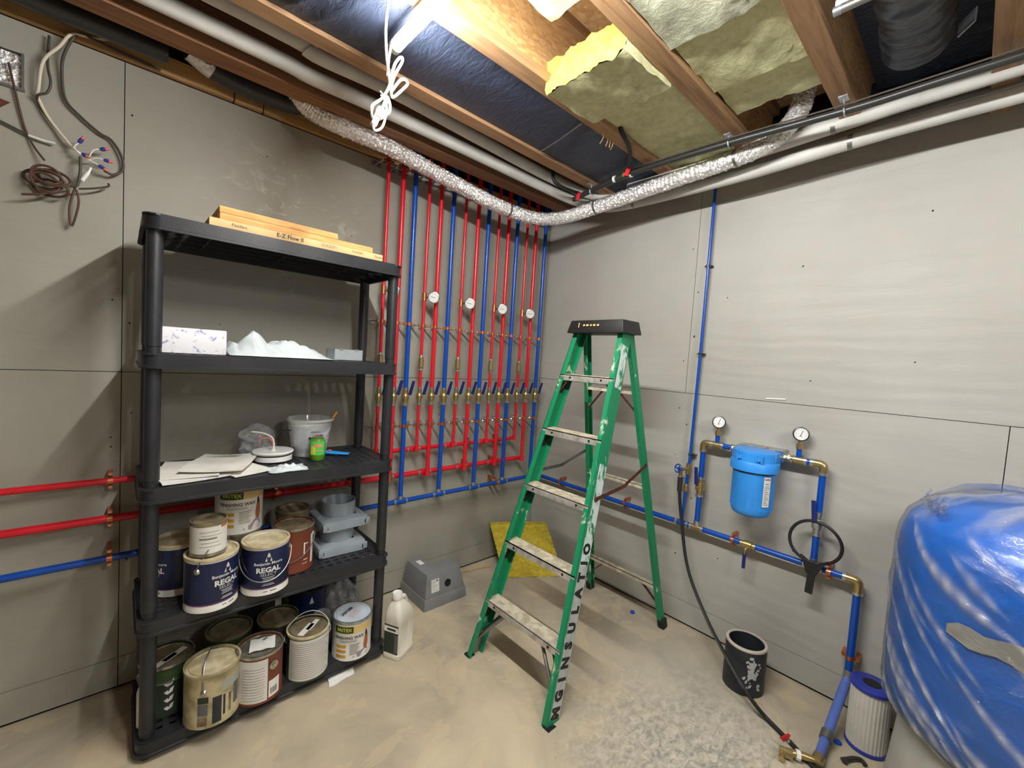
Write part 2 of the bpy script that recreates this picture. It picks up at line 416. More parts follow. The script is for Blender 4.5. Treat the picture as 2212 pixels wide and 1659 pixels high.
def wav(*seed):
    """cheap smooth pseudo-noise"""
    x, y, z = (list(seed)+[0, 0])[:3]
    return (sin(x*1.7+y*2.3+z*1.1)+sin(x*3.1-y*1.9+z*2.7+1.3)*.6+sin(-x*5.3+y*4.7+z*3.9+2.1)*.35+sin(x*9.7+y*8.3-z*7.1)*.2)/2.15
ORD = ['first','second','third','fourth','fifth','sixth','seventh','eighth','ninth','tenth','eleventh','twelfth','thirteenth','fourteenth','fifteenth']

# ------------------------------------------------------------------ the setting
X0, Y0 = -4.6, -4.6; ZC = 2.78
fl = MB().b2((X0, Y0, -.1), (.1, .1, 0)).build('floor', 'floor', smooth=False, kind='structure')
# plywood sheets stand a little proud of a dark backing, with open joints between them
def wallbox(name, a, b, m='hole'): return MB().b2(a, b).build(name, m, smooth=False, kind='structure')
wl = wallbox('wall_left', (X0, .012, 0), (.1, .1, ZC))
wr = wallbox('wall_right', (.012, Y0, 0), (.1, .012, ZC))
wallbox('wall_back', (X0-.1, Y0-.1, 0), (.1, Y0, ZC), 'bare')
wallbox('wall_side', (X0-.1, Y0, 0), (X0, .1, ZC), 'bare')
g = .0013; ZT = 2.48
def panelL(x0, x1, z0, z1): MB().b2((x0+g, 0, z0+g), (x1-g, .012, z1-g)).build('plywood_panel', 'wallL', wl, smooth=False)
def panelR(y0, y1, z0, z1): MB().b2((0, y0+g, z0+g), (.012, y1-g, z1-g)).build('plywood_panel', 'wallR', wr, smooth=False)
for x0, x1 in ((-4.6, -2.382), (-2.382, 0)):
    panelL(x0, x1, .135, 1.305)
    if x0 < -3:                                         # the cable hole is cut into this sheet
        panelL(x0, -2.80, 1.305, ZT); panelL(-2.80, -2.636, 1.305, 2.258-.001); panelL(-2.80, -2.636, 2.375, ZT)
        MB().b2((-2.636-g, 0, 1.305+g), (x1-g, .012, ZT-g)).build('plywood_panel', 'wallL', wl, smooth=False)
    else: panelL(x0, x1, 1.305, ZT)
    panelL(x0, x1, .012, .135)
for y0, y1 in ((-4.6, -2.372), (-2.372, 0)): panelR(y0, y1, .135, 1.325)
for y0, y1 in ((-4.6, -3.6), (-3.6, -1.157), (-1.157, 0)): panelR(y0, y1, 1.325, 2.62)
for y0, y1 in ((-4.6, -2.0), (-2.0, 0)): panelR(y0, y1, .012, .135)
sp = MB()
for _ in range(46):
    if random.random() < .5: p = V(random.choice((-2.36, -2.41, -1.9, -1.5, -.9, random.uniform(-2.6, -.2))), -.0012, random.uniform(.3, 2.4)); ax = (0, 1, 0)
    else: p = V(-.0012, random.choice((-1.13, -1.18, -.6, -1.75, -2.1, random.uniform(-2.3, -.2))), random.uniform(.3, 2.25)); ax = (1, 0, 0)
    sp.cyl(p, p+V(ax)*.0015, random.uniform(.0022, .0042), 8)
sp.build('screw_hole', 'hole', wr, kind='stuff')
MB().box((-.003,-1.615,1.342), (.004,.085,.007), Matrix.Rotation(-.06, 3, 'X')).build('torn_splinter', 'paper', wr, smooth=False)
pl = MB().b2((X0, -.0, 2.486), (-2.036, .012, 2.553)).build('trim_1', 'plate', smooth=False, kind='structure')
# wall plate pieces
def plate(x0, x1): return MB().b2((x0+.002, -.024, 2.482), (x1-.002, .0, 2.553)).build('plate_board', 'plate', pl, smooth=False, bevel=.003)
plate(X0, -2.036); plate(-2.036, -1.925); plate(-1.925, -.02)
ce = MB().b2((X0, Y0, ZC), (.1, .1, ZC+.05)).build('ceiling', 'osb', smooth=False, kind='structure')
def solid_joist(y0, y1, m):
    MB().b2((X0, y0, 2.48), (-.0, y1, ZC)).build('joist', m, ce, smooth=False, bevel=.003)
solid_joist(-.345, -.245, 'lvl'); solid_joist(-.715, -.645, 'wood')
for yc in (-1.08, -1.475, -1.855, -2.255, -2.655, -3.055, -3.455, -3.855, -4.255):
    j = MB().b2((X0, yc-.034, 2.48), (0, yc+.034, 2.518)).build('joist', 'wood', ce, smooth=False, bevel=.003)
    MB().b2((X0, yc-.006, 2.515), (0, yc+.006, 2.745)).build('web', 'osb', j, smooth=False)
    MB().b2((X0, yc-.034, 2.742), (0, yc+.034, ZC)).build('top_flange', 'wood', j, smooth=False)
# ------------------------------------------------------------------ ceiling things
def led_tube(name, label, x, y0, y1, z, lit, sc=1.0):
    t = thing(name, label, 'light', (x, (y0+y1)/2, z))
    MB().b2((x-.013, y0, z+.006), (x+.013, y1, z+.022)).build('housing', 'alu', t, bevel=.003)
    d = MB(); prof = []
    n = 12; a0, a1 = radians(160), radians(380); vs = []; fs = []
    for yy in (y0+.012, y1-.012):
        for k in range(n+1):
            a = a0+(a1-a0)*k/n; vs.append((x+.018*sc*cos(a), yy, z+.018*sc*sin(a)))
    for k in range(n): fs.append((k, k+1, n+2+k, n+1+k))
    fs += [tuple(range(n+1)), tuple(n+1+k for k in range(n+1))[::-1]]
    d.add(vs, fs).build('diffuser', 'led' if lit else 'steel', t)
    for yy in (y0, y1): MB().cyl((x, yy-.004 if yy < (y0+y1)/2 else yy-.014, z), (x, yy+.014 if yy < (y0+y1)/2 else yy+.004, z), .0195*sc, 14).build('end_cap', 'white' if lit else 'galv', t)
    for yy in (y0+.25, y1-.25): MB().b2((x-.016, yy-.008, z+.02), (x+.016, yy+.008, 2.479)).build('clip', 'zinc', t)
    return t
led_tube('led_tube', 'long lit white LED tube under the joists, glowing above the hanging cord', -1.75, -2.14, -.93, 2.42, True)
led_tube('led_tube', 'unlit grey tube fitting near the black wrinkled duct, top right', -.947, -3.12, -1.925, 2.462, False, .62)
led_tube('led_tube', 'assumed lit LED tube, added unseen behind the viewpoint under the joists', -1.75, -4.3, -3.1, 2.42, True)  # unseen tube, assumed and added to light the floor and shelf front

# hanging cord: from the tube end down to a tied bow and a plug
t = thing('power_cord', 'looped white power cord with plug tied in a bow below the lit tube', 'cord', (-1.80, -1.02, 2.2))
Y = -1.02
raw = [(-1.82,2.474),(-1.8195,2.397),(-1.819,2.318),(-1.810,2.271),(-1.793,2.225),(-1.788,2.214),(-1.763,2.246),(-1.743,2.276),(-1.754,2.283),(-1.776,2.263),(-1.797,2.228),(-1.787,2.276),(-1.769,2.324),(-1.774,2.334),(-1.785,2.316),(-1.799,2.269),(-1.808,2.232),(-1.821,2.199),(-1.848,2.168),(-1.858,2.144),(-1.849,2.130),(-1.826,2.137),(-1.804,2.160),(-1.801,2.188),(-1.806,2.210),(-1.816,2.190),(-1.826,2.160)]
pts = [(x, Y+.008*sin(i*1.9), z) for i, (x, z) in enumerate(raw)]
MB().tube(smoothpath(pts, 5), .0042, 8).build('cord', 'cordw', t)
MB().tube(smoothpath([(-1.755,-.925,2.42),(-1.775,-.96,2.40),(-1.80,-1.0,2.33),(-1.807,-1.012,2.27)], 5), .0035, 8).build('fixture_lead', 'cordw', t)
pg = MB().box((-1.831, Y, 2.150), (.022, .018, .030), Matrix.Rotation(.35, 3, 'Y')).build('plug', 'white', t, bevel=.004)
MB().box((-1.842, Y+.002, 2.122), (.017, .014, .030), Matrix.Rotation(.35, 3, 'Y')).build('plug_face', 'ivory', pg, bevel=.003)
MB().tube(smoothpath([(-1.848, Y, 2.108),(-1.842,Y,2.095),(-1.821,Y,2.112),(-1.811,Y,2.15),(-1.806,Y+.006,2.205)], 5), .0036, 8).build('cord_tail', 'cordw', t)
MB().tube(smoothpath([(-1.835,Y-.008,2.207),(-1.822,Y-.010,2.196),(-1.806,Y-.006,2.186),(-1.810,Y+.008,2.196),(-1.828,Y+.002,2.203)], 4), .002, 6).build('twist_tie', 'cordw', t)

# black plastic sheet stapled across one joist bay
def sheetfn(y0, y1, x0, x1, z, sag, ph):
    def f(u, v):
        x = x0+(x1-x0)*u; y = y0+(y1-y0)*v
        e = min(v, 1-v)*2; ew = min(1, e*2.2)
        zz = z-sag*sin(pi*v)+.006*wav(x*3+ph, y*7, 1)*ew
        edge = max(0, 1-v*4.5)
        zz -= edge*.010*max(0, sin(x*38+3*sin(x*9+ph)+y*14))*(.4+.6*max(0, sin(x*5.3+ph)))
        zz -= max(0, 1-abs(x+1.98)/.22)*.012*max(0, sin(x*75+y*30))*ew
        return V(x, y, zz)
    return f
s = MB().grid(sheetfn(-1.046, -.716, -3.2, -.02, 2.495, .008, .4), 260, 26).build('plastic_sheet', 'sheet')
tag(s, 'black plastic sheet stapled between two joists, beside the lit LED tube', 'sheet')
MB().tube([(-.871,-.735,2.484),(-.90,-.88,2.480),(-.932,-1.035,2.486)], .0035, 6).build('seam_tape', 'steel', s)
for i, (x, a) in enumerate(((-.775,.2),(-.755,-.1),(-.735,.3),(-.81,.5))):
    MB().tube(smoothpath([(x,-1.06,2.479),(x+.004,-1.055,2.462),(x+.012,-1.045+a*.02,2.452)], 4), .0025, 6).build('staple_flap', 'plate', s)
s = MB().grid(sheetfn(-2.226, -1.886, -3.2, -.02, 2.70, .01, 2.2), 160, 20).build('plastic_sheet', 'sheet')
tag(s, 'dark plastic sheet high in the joist bay behind the black wrinkled duct', 'sheet')
s = MB().grid(sheetfn(-.644, -.346, -3.2, -.02, 2.72, .01, 5), 60, 8).build('plastic_sheet', 'sheet')
tag(s, 'dark plastic sheet deep in the bay above the two white wrapped pipes', 'sheet')

# mineral wool batts
def batt(label, x0, x1, y0, y1, z0, z1, m, cut=None, tilt=0., group='insulation batts between the joists'):
    nx, ny, nz = max(6, int((x1-x0)/.03)), 14, 6; bm = bmesh.new()
    b = MB()
    def side(fn, nu, nv): b.grid(fn, nu, nv)
    def P(u, v, w_):
        x = x0+(x1-x0)*u; y = y0+(y1-y0)*v; z = z0+(z1-z0)*w_+tilt*(1-u)
        r = .007; rag = .012 if u < .02 else .004
        return V(x+rag*wav(y*40, z*40, 3), y+r*wav(x*14, z*20, 1)*.6-.0, z+.006*wav(x*9, y*13, 2)+.004*wav(x*40, y*37, 5))
    side(lambda u, v: P(u, v, 0), nx, ny); side(lambda u, v: P(u, v, 1), nx, ny)
    side(lambda u, w_: P(u, 0, w_), nx, nz); side(lambda u, w_: P(u, 1, w_), nx, nz); side(lambda v, w_: P(1, v, w_), ny, nz)
    e = MB().grid(lambda v, w_: P(0, v, w_)+V(-.010*abs(wav(v*9, w_*26, 1)), 0, 0), 26, 14)
    o = b.build('insulation_batt', m); e.build('torn_end', cut or m, o)
    return tag(o, label, 'insulation', group)
batt('sagging insulation batt with a bright yellow torn end between the joists', -1.225, -.935, -1.440, -1.100, 2.462, 2.575, 'wool', 'woolcut', -.018)
batt('greenish insulation batt between the joists behind the one with the yellow torn end', -.93, -.03, -1.441, -1.108, 2.500, 2.62, 'wool')
batt('pale insulation batt at the top of the picture, left of a dark gap', -2.6, -1.40, -1.441, -1.28, 2.515, 2.63, 'wool')
batt('greyed insulation batt at the top edge, above the wide joist', -2.6, -1.075, -1.820, -1.512, 2.488, 2.62, 'woolgrey')
batt('olive insulation batt with white scuffs right of the wide joist', -1.07, -.74, -1.819, -1.512, 2.506, 2.61, 'wool')
batt('last short insulation batt just above the upturned silver duct', -.735, -.52, -1.820, -1.512, 2.524, 2.62, 'wool')
batt('insulation batt beyond the brown joist at the top right corner', -2.0, -.30, -2.62, -2.292, 2.50, 2.62, 'wool')

# white wrapped pipes along the left joist bay and round the corner
def pipe_run(name, label, pts, r, m, cat='pipe', n=14, sm=6, group=None):
    o = MB().tube(smoothpath(pts, sm), r, n).build(name, m)
    return tag(o, label, cat, group)
wp = pipe_run('wrapped_pipe', 'lower of two white wrapped pipes along the left joists, turning at the corner', [(-4.4,-.425,2.505),(-2.2,-.425,2.51),(-1.85,-.425,2.500),(-1.6,-.425,2.504),(-1.1,-.425,2.503),(-.6,-.44,2.49),(-.33,-.50,2.46),(-.235,-.62,2.425),(-.215,-.80,2.400),(-.215,-1.43,2.398),(-.215,-1.87,2.420),(-.21,-2.30,2.432),(-.21,-4.4,2.45)], .029, 'whitepipe')
wp2 = pipe_run('wrapped_pipe', 'upper white wrapped pipe along the left joists, beside the orange-edged joist', [(-4.4,-.515,2.545),(-2.1,-.512,2.556),(-1.87,-.512,2.536),(-1.55,-.51,2.548),(-1.1,-.50,2.540),(-.6,-.51,2.52),(-.30,-.58,2.49),(-.20,-.72,2.455),(-.165,-.95,2.445),(-.165,-1.45,2.45),(-.165,-1.87,2.470),(-.165,-2.3,2.478),(-.165,-4.4,2.49)], .028, 'whitepipe')
wp3 = pipe_run('wrapped_pipe', 'thickest white wrapped pipe along the right wall beside the black pipe', [(-.275,-.86,2.455),(-.275,-1.0,2.455),(-.272,-1.4,2.46),(-.27,-1.85,2.482),(-.275,-2.30,2.495),(-.28,-4.4,2.52)], .033, 'whitepipe')
for o_, q in ((wp3, ((-.268,-1.80,2.478),.0345)), (wp, ((-.215,-.86,2.400),.0305)), (wp, ((-.215,-1.85,2.419),.0305))):
    MB().cyl(V(q[0])+V(0,.008,0), V(q[0])-V(0,.008,0), q[1], 14).build('strap', 'steel', o_)

# silver flexible duct
path = smoothpath([(-1.95,-.19,2.62),(-1.84,-.20,2.535),(-1.75,-.238,2.460),(-1.435,-.262,2.437),(-1.14,-.275,2.396),(-.90,-.285,2.365),(-.72,-.295,2.346),(-.52,-.33,2.338),(-.40,-.42,2.345),(-.345,-.56,2.365),(-.335,-.75,2.382),(-.335,-1.04,2.402),(-.335,-1.38,2.424),(-.345,-1.55,2.44),(-.36,-1.64,2.47),(-.37,-1.70,2.54),(-.34,-1.705,2.66)], 34)
b = MB().tube(path, .0365, 26, rib=.05); random.seed(11)
for i in range(len(path)):
    for k in range(26):
        v_ = b.v[i*26+k]; b.v[i*26+k] = path[i]+(v_-path[i])*(1+random.uniform(-.075, .075))+V(random.uniform(-1, 1), random.uniform(-1, 1), random.uniform(-1, 1))*.0016
o = b.build('silver_duct', 'foil', smooth=False)
tag(o, 'crinkled silver flexible duct curving round the corner below the joists', 'duct')
for i in (210, 330, 420):
    p = path[i]; d = (path[i+1]-path[i-1]).normalized()
    MB().cyl(p-d*.006, p+d*.006, .0405, 18).build('tie', 'steel', o)

# cavity above the left wall: drain pipe, dark duct
o = thing('drain_pipe', 'black drain pipe with open end above the top of the left wall', 'pipe', (-2.6,-.125,2.512))
MB().lathe((-3.4,-.125,2.512), [(.0365,0),(.0365,1.136),(.031,1.136),(.031,1.05)], 24, (1,0,0), capb=False, capt=False).build('pipe_body', 'abs', o)
MB().cyl((-2.30,-.125,2.512), (-2.296,-.125,2.512), .0315, 20).build('inside', 'hole', o)
path = smoothpath([(-2.20,-.12,2.56),(-2.1,-.095,2.530),(-1.95,-.080,2.527),(-1.80,-.075,2.545),(-1.72,-.075,2.60)], 10)
o = MB().tube(path, .036, 16, rib=.06).build('dark_duct', 'flexblk')
tag(o, 'dark ribbed flexible duct in the gap above the left wall plate', 'duct')
MB().tube(path[:9], .0385, 16).build('foil_sleeve', 'foil', o)

# black insulated duct in the right-hand bay
path = smoothpath([(-2.9,-2.06,2.60),(-1.6,-2.06,2.595),(-1.0,-2.06,2.585),(-.72,-2.06,2.575),(-.56,-2.055,2.565),(-.47,-2.05,2.56)], 24)
rr = [(.085+.0035*sin(i*.55+sin(i*.21))+.002*sin(i*1.3))*(1 if i < len(path)-8 else (len(path)-i)/10+.15) for i in range(len(path))]
o = MB().tube(path, rr, 22).build('insulated_duct', mat('duct_jacket', (62, 66, 72), .35, bump=1.0, bscale=14))
tag(o, 'black wrinkled insulated duct hanging in the top right joist bay', 'duct')
MB().box((-.555,-2.165,2.53), (.065,.004,.04), Matrix.Rotation(.6, 3, 'Z')).build('tape', 'galv', o)

# black pipe hung under the joists along the right wall
bp = thing('hung_pipe', 'long thin black pipe hung under the joists along the right wall', 'pipe', (-.46,-1.5,2.45))
MB().tube(smoothpath([(-.40,-.56,2.43),(-.42,-.70,2.44),(-.455,-1.0,2.45),(-.46,-1.45,2.445),(-.455,-1.9,2.43),(-.45,-2.3,2.435),(-.45,-4.4,2.44)], 6), .0145, 12).build('pipe_body', 'abs', bp)
MB().tube([(-.475,-1.0,2.462),(-.478,-1.45,2.457),(-.473,-1.9,2.443),(-.468,-2.3,2.448),(-.468,-4.4,2.45)], .0035, 6).build('wire', 'darkwire', bp)
for y in (-.88, -.98): MB().cyl((-.45,y-.006,2.449), (-.45,y+.006,2.449), .017, 12).build('collar', 'white', bp)
def pipe_hook(label, x, y, z):
    h = thing('pipe_hook', label, 'hanger', (x, y, 2.48))
    MB().b2((x-.02, y-.014, 2.474), (x+.02, y+.014, 2.4795)).build('hook_plate', 'galv', h)
    MB().tube(smoothpath([(x,y,2.476),(x+.004,y-.004,z+.012),(x+.016,y-.006,z+.002),(x+.012,y-.008,z-.018),(x-.012,y-.008,z-.018),(x-.017,y-.006,z)], 5), .0032, 8).build('hook', 'galv', h)
pipe_hook('galvanised hook holding the black pipe under the wide joist', -.46, -1.462, 2.445)
pipe_hook('galvanised hook holding the black pipe under the rightmost joist', -.457, -1.862, 2.432)
pipe_hook('small hook on the end of the second joist near the red-handled valve', -.42, -.70, 2.44)
def stop_valve(label, x, y, z, drop):
    v = thing('stop_valve', label, 'valve', (x, y, z))
    MB().cyl((x,y-.02,z), (x,y+.02,z), .011, 12).cyl((x-.0,y,z), (x,y,z+.026), .009, 12).lathe((x,y+.02,z), [(.014,-.006),(.014,.006)], 6, (0,1,0)).build('valve_body', 'brass', v)
    MB().box((x-.026,y-.016,z-.004), (.010,.020,.040), Matrix.Rotation(.4, 3, 'X')).cyl((x-.026,y-.012,z),(x-.004,y-.004,z),.004,8).build('lever', 'redlever', v, bevel=.003)
    MB().tube(smoothpath(drop, 6), .0095, 10).build('feed_pipe', 'rubber', v)
stop_valve('red-handled brass valve beside the plastic sheet, at the end of the third joist', -.46, -.965, 2.452, [(-.80,-1.118,2.56),(-.76,-1.122,2.49),(-.66,-1.10,2.462),(-.53,-1.02,2.462),(-.46,-.965,2.475)])
stop_valve('red-handled brass valve in the corner by the white wrapped pipes', -.40, -.60, 2.432, [(-.60,-.56,2.60),(-.60,-.57,2.49),(-.56,-.585,2.455),(-.46,-.60,2.45),(-.40,-.60,2.458)])

# ------------------------------------------------------------------ pipes on the left wall
LO = .09
RX = [-1.352,-1.265,-1.191,-1.101,-1.020,-.933,-.842,-.745,-.662,-.575,-.489,-.410,-.317,-.230,-.134]
KIND = ['thin','thick','blue']*5
HZ = {'thin': .895, 'thick': .737, 'blue': .595}
NB = {'thin': 'thin red', 'thick': 'thick red', 'blue': 'blue'}
def navy_handle(x, y, z, parent, up=True):
    h = MB().box((x+.022, y-.030, z+.052), (.018, .011, .084), Matrix.Rotation(.16, 3, 'Y') @ Matrix.Rotation(.18, 3, 'X'), .85)
    h.build('valve_handle', 'navy', parent, bevel=.003)
    MB().tube([(x+.004,y-.012,z+.004),(x+.010,y-.022,z+.008),(x+.015,y-.026,z+.020)], .0035, 8).build('handle_shank', 'zinc', parent)
for i, x in enumerate(RX):
    k = KIND[i]; n = i//3; r = {'thin': .0090, 'thick': .0125, 'blue': .0132}[k]; col = 'blue' if k == 'blue' else 'red'
    y = -LO; zb = HZ[k]
    nm = {'thin': f'thin red riser with brass check valve and dial gauge, {ORD[n]} of five from the shelf',
          'thick': f'thick red riser pipe, {ORD[n]} of the five thick red ones from the shelf',
          'blue': f'blue riser pipe, {ORD[n]} of the five blue ones from the shelf'}[k]
    t = thing('riser_pipe', nm, 'pipe', (x, y, zb), 'riser pipes on the left wall')
    MB().cyl((x,y,zb), (x,y,2.60), r, 14).build('pipe_body', col, t)
    zv = 1.205 if k != 'blue' else 1.203
    v = MB().lathe((x,y,zv), [(r+.003,-.040),(r+.003,-.024),(r+.0065,-.022),(r+.0065,-.012),(r+.009,-.008),(r+.009,.008),(r+.0065,.012),(r+.0065,.022),(r+.003,.024),(r+.003,.040)], 12).cyl((x,y,zv),(x+.008,y-.020,zv),.008,10).build('ball_valve', 'brass', t)
    navy_handle(x, y, zv, v)
    for dz in (-.046, .046): MB().cyl((x,y,zv+dz-.006),(x,y,zv+dz+.006), r+.0035, 12).build('press_ring', 'zinc', v)
    if k == 'thin':
        zc = 1.40
        c = MB().lathe((x,y,zc), [(.010,-.045),(.013,-.030),(.0165,-.026),(.0165,.026),(.013,.030),(.010,.045)], 14).build('check_valve', 'brass', t)
        for dz in (-.038, .038): MB().cyl((x,y,zc+dz-.004),(x,y,zc+dz+.004), .0135, 8).build('union_nut', 'zinc', c)
        zg = 1.780
        MB().cyl((x,y,zg-.018),(x,y,zg+.018), .0135, 12).cyl((x,y,zg-.022),(x,y,zg-.018),.0145,12).cyl((x,y,zg+.018),(x,y,zg+.022),.0145,12).build('tee', 'copper', t)
        gx, gy = x+.040, y-.038
        fd = V(-.62, -.76, -.12).normalized()
        ga = MB().tube([(x,y,zg),(x+.030,y-.006,zg),(gx,gy+.012,zg)], .0055, 10).build('dial_gauge', 'copper', t)
        MB().lathe((gx,gy,zg), [(.012,-.012),(.030,-.008),(.033,-.004),(.033,.010),(.030,.0115)], 24, fd).build('gauge_case', 'chrome', ga)
        c0 = V(gx,gy,zg)+fd*.0118
        MB().cyl(c0, c0+fd*.0006, .0290, 24).build('dial', 'lens', ga)
        rg = V(0,0,1).cross(fd).normalized(); ug = fd.cross(rg)
        md = MB(); c1 = c0+fd*.0010
        for q in range(11):
            a = radians(210-24*q); d1 = rg*cos(a)+ug*sin(a); md.beam(c1+d1*.021, c1+d1*.026, .0012, .0004, fd.cross(d1))
        md.beam(c1-rg*.015+ug*.003, c1+rg*.013-ug*.002, .0022, .0006, ug)
        md.build('needle', 'ink', ga)
        MB().cyl((x,y,zb-.012),(x,y,zb+.022), r+.004, 12).cyl((x,y,zb),(x,-.052,zb),.010,12).build('elbow', 'red', t)
    elif k == 'thick':
        MB().cyl((x,y,zb-.014),(x,y,zb+.024), r+.004, 12).cyl((x,y,zb),(x,-.052,zb),.0125,12).build('elbow', 'copper' if n in (0,) else 'red', t)
    else:
        MB().cyl((x,y,zb+.014),(x,y,zb+.034), r+.0035, 12).build('press_ring', 'zinc', t)

def hanger(label, x, z, r, group, L=LO, tilt=0):
    h = thing('pipe_hanger', label, 'hanger', (x, 0, z), group)
    MB().b2((x-.060+tilt, -.0045, z-.013), (x-.006+tilt, -.0003, z+.013)).build('wall_plate', 'galv', h)
    MB().tube([(x-.034,-.002,z),(x-.030,-L+.014,z),(x-.016,-L+.002,z)], .0050, 8).build('rod', 'zinc', h)
    cl = MB().cyl((x,-L,z-.0085),(x,-L,z+.0085), r+.0030, 14).box((x-.019-r*.2,-L,z),(.016,.009,.014)).box((x+.019+r*.2,-L,z),(.016,.009,.014))
    cl.build('clamp', 'copper', h)
    for sx in (-1, 1): MB().cyl((x+sx*(.021+r*.2),-L-.007,z),(x+sx*(.021+r*.2),-L+.004,z), .0028, 8).build('screw', 'zinc', h)
for row, z in (('top', 2.452), ('middle', 1.614), ('bottom', 1.034)):
    for i, x in enumerate(RX):
        r = {'thin': .0090, 'thick': .0125, 'blue': .0132}[KIND[i]]
        hanger(f'copper and zinc pipe hanger, {row} row, {ORD[i]} riser counted from the shelf', x, z, r, f'pipe hangers of the {row} row')

# headers
def header(label, z, y, x1, r, m, xs, clamps):
    t = thing('header_pipe', label, 'pipe', (-2.0, y, z))
    MB().cyl((-4.5,y,z), (x1,y,z), r, 14).build('pipe_body', m, t)
    for x in xs:
        tee = MB().cyl((x-.030,y,z),(x+.030,y,z), r+.0045, 14)
        tee.build('tee', m, t)
        for dx in (-.036, .036):
            MB().cyl((x+dx-.006,y,z),(x+dx+.006,y,z), r+.0035, 14).build('press_ring', 'zinc', t)
    for x in clamps:
        c = MB().cyl((x-.008,y,z),(x+.008,y,z), r+.003, 14).b2((x-.007,-.012,z-.034),(x+.007,-.001,z+.034)).box((x,y*.6,z+.026),(.014,abs(y)*.8,.012)).box((x,y*.6,z-.026),(.014,abs(y)*.8,.012))
        c = c.build('pipe_clamp', 'copper', t)
        for dz in (-.026, .026): MB().cyl((x,y-.004,z+dz),(x,y+.008,z+dz), .0035, 8).build('screw', 'zinc', c)
header('upper red header pipe with tees, running low along the left wall', .886, -.05, RX[12], .0125, 'red', [RX[0], RX[3], RX[6], RX[9]], [-3.3, -2.41, -.69, -.44])
header('lower red header pipe with tees, running low along the left wall', .737, -.05, RX[13], .0150, 'red', [RX[1], RX[4], RX[7], RX[10]], [-3.3, -2.41, -1.83, -1.45, -.70, -.47])
header('blue header pipe along the bottom of the riser pipes on the left wall', .595, -.09, -.085, .0135, 'blue', [RX[2], RX[5], RX[8], RX[11], RX[14]], [-3.3, -2.41, -.46])

# ------------------------------------------------------------------ right wall plumbing
W0 = -.06
mp = thing('supply_pipe', 'blue main water pipe along the right wall below the filter', 'pipe', (W0, -1.2, .60))
MB().cyl((W0,-.105,.598),(W0,-2.006,.603), .0140, 14).build('pipe_body', 'blue', mp)
MB().tube(smoothpath([(W0,-.105,.598),(W0-.006,-.092,.598),(W0-.025,-.09,.597)], 5), .0165, 12).build('elbow', 'zinc', mp)
MB().cyl((W0,-2.009,.60),(W0,-2.009,.20), .0150, 14).build('down_pipe', 'blue', mp)
MB().tube(smoothpath([(W0,-1.962,.603),(W0,-1.998,.603),(W0,-2.009,.592),(W0,-2.009,.555)], 5), .0175, 12).build('elbow', 'brass', mp)
for a, b in (((W0,-1.955,.603),(W0,-1.967,.603)), ((W0,-2.009,.556),(W0,-2.009,.544))): MB().cyl(a, b, .0195, 12).build('press_ring', 'zinc', mp)
for y in (-1.229, -1.312, -1.845):
    MB().cyl((W0,y-.022,.60),(W0,y+.022,.60), .0175, 12).build('tee', 'brass' if y < -1.3 else 'blue', mp)
    for d in (-.030, .030): MB().cyl((W0,y+d-.007,.60),(W0,y+d+.007,.60), .0180, 12).build('press_ring', 'zinc', mp)
# inline valve with hanging blue lever
iv = MB().lathe((W0,-1.573,.60), [(.0165,-.035),(.0165,-.020),(.022,-.018),(.022,.018),(.0165,.020),(.0165,.035)], 12, (0,1,0)).cyl((W0,-1.573,.60),(W0-.028,-1.573,.585),.009,10).build('inline_valve', 'brass', mp)
MB().box((W0-.030,-1.570,.530), (.008,.016,.085), None, 1.0).build('valve_handle', 'navy', iv, bevel=.003)
MB().tube([(W0-.022,-1.572,.59),(W0-.030,-1.571,.582),(W0-.031,-1.570,.560)], .006, 8).build('handle_shank', 'brass', iv)
def wallclamp(y, z, parent, vert=False, r=.014):
    if not vert:
        c = MB().cyl((W0,y-.008,z),(W0,y+.008,z), r+.003, 14)
        for s_ in (-1, 1): c.b2((-.055,y-.007,z+s_*.016),(-.0,y+.007,z+s_*.032))
    else:
        c = MB().cyl((W0,y,z-.008),(W0,y,z+.008), r+.003, 14)
        for s_ in (-1, 1): c.b2((-.055,y+s_*.016,z-.007),(-.0,y+s_*.032,z+.007))
    c = c.build('pipe_clamp', 'copper', parent)
    for s_ in (-1, 1):
        q = (W0-.006, y if not vert else y+s_*.025, z if vert else z+s_*.025)
        MB().cyl(q, (q[0]+.012,q[1],q[2]), .0045, 8).build('screw', 'copper', c)
for y in (-.33, -.86, -1.500, -1.905): wallclamp(y, .60, mp)
wallclamp(-2.009, .265, mp, True)
# thin vertical supply with hose bib
tv = thing('thin_supply_pipe', 'thin blue vertical pipe from the ceiling pipes down the right wall', 'pipe', (-.03,-1.234,1.5))
MB().tube([(-.032,-1.2395,2.44),(-.032,-1.2375,1.6),(-.034,-1.232,.98),(-.045,-1.230,.86),(W0,-1.229,.60)], .0080, 12).build('pipe_body', 'blue', tv)
for z in (2.03, 1.55, .985):
    MB().cyl((-.033,-1.2355,z-.005),(-.033,-1.2355,z+.005), .0105, 12).b2((-.030,-1.255,z-.004),(0,-1.217,z+.004)).build('clip', 'abs', tv)
bib = MB().cyl((-.042,-1.230,.875),(-.042,-1.230,.935), .0125, 12).cyl((-.042,-1.230,.905),(-.085,-1.215,.905),.009,10).cyl((-.085,-1.215,.905),(-.105,-1.208,.905),.012,12).cyl((-.092,-1.213,.905),(-.092,-1.213,.855),.010,10).build('hose_tap', 'brass', tv)
wh = MB(); cc = V(-.112,-1.205,.912); fd = V(-.92,.32,.2).normalized(); xx, yy = frame(fd)
wh.tube([cc+.022*(cos(a)*xx+sin(a)*yy) for a in [2*pi*k/20 for k in range(20)]], .0038, 8, closed=True)
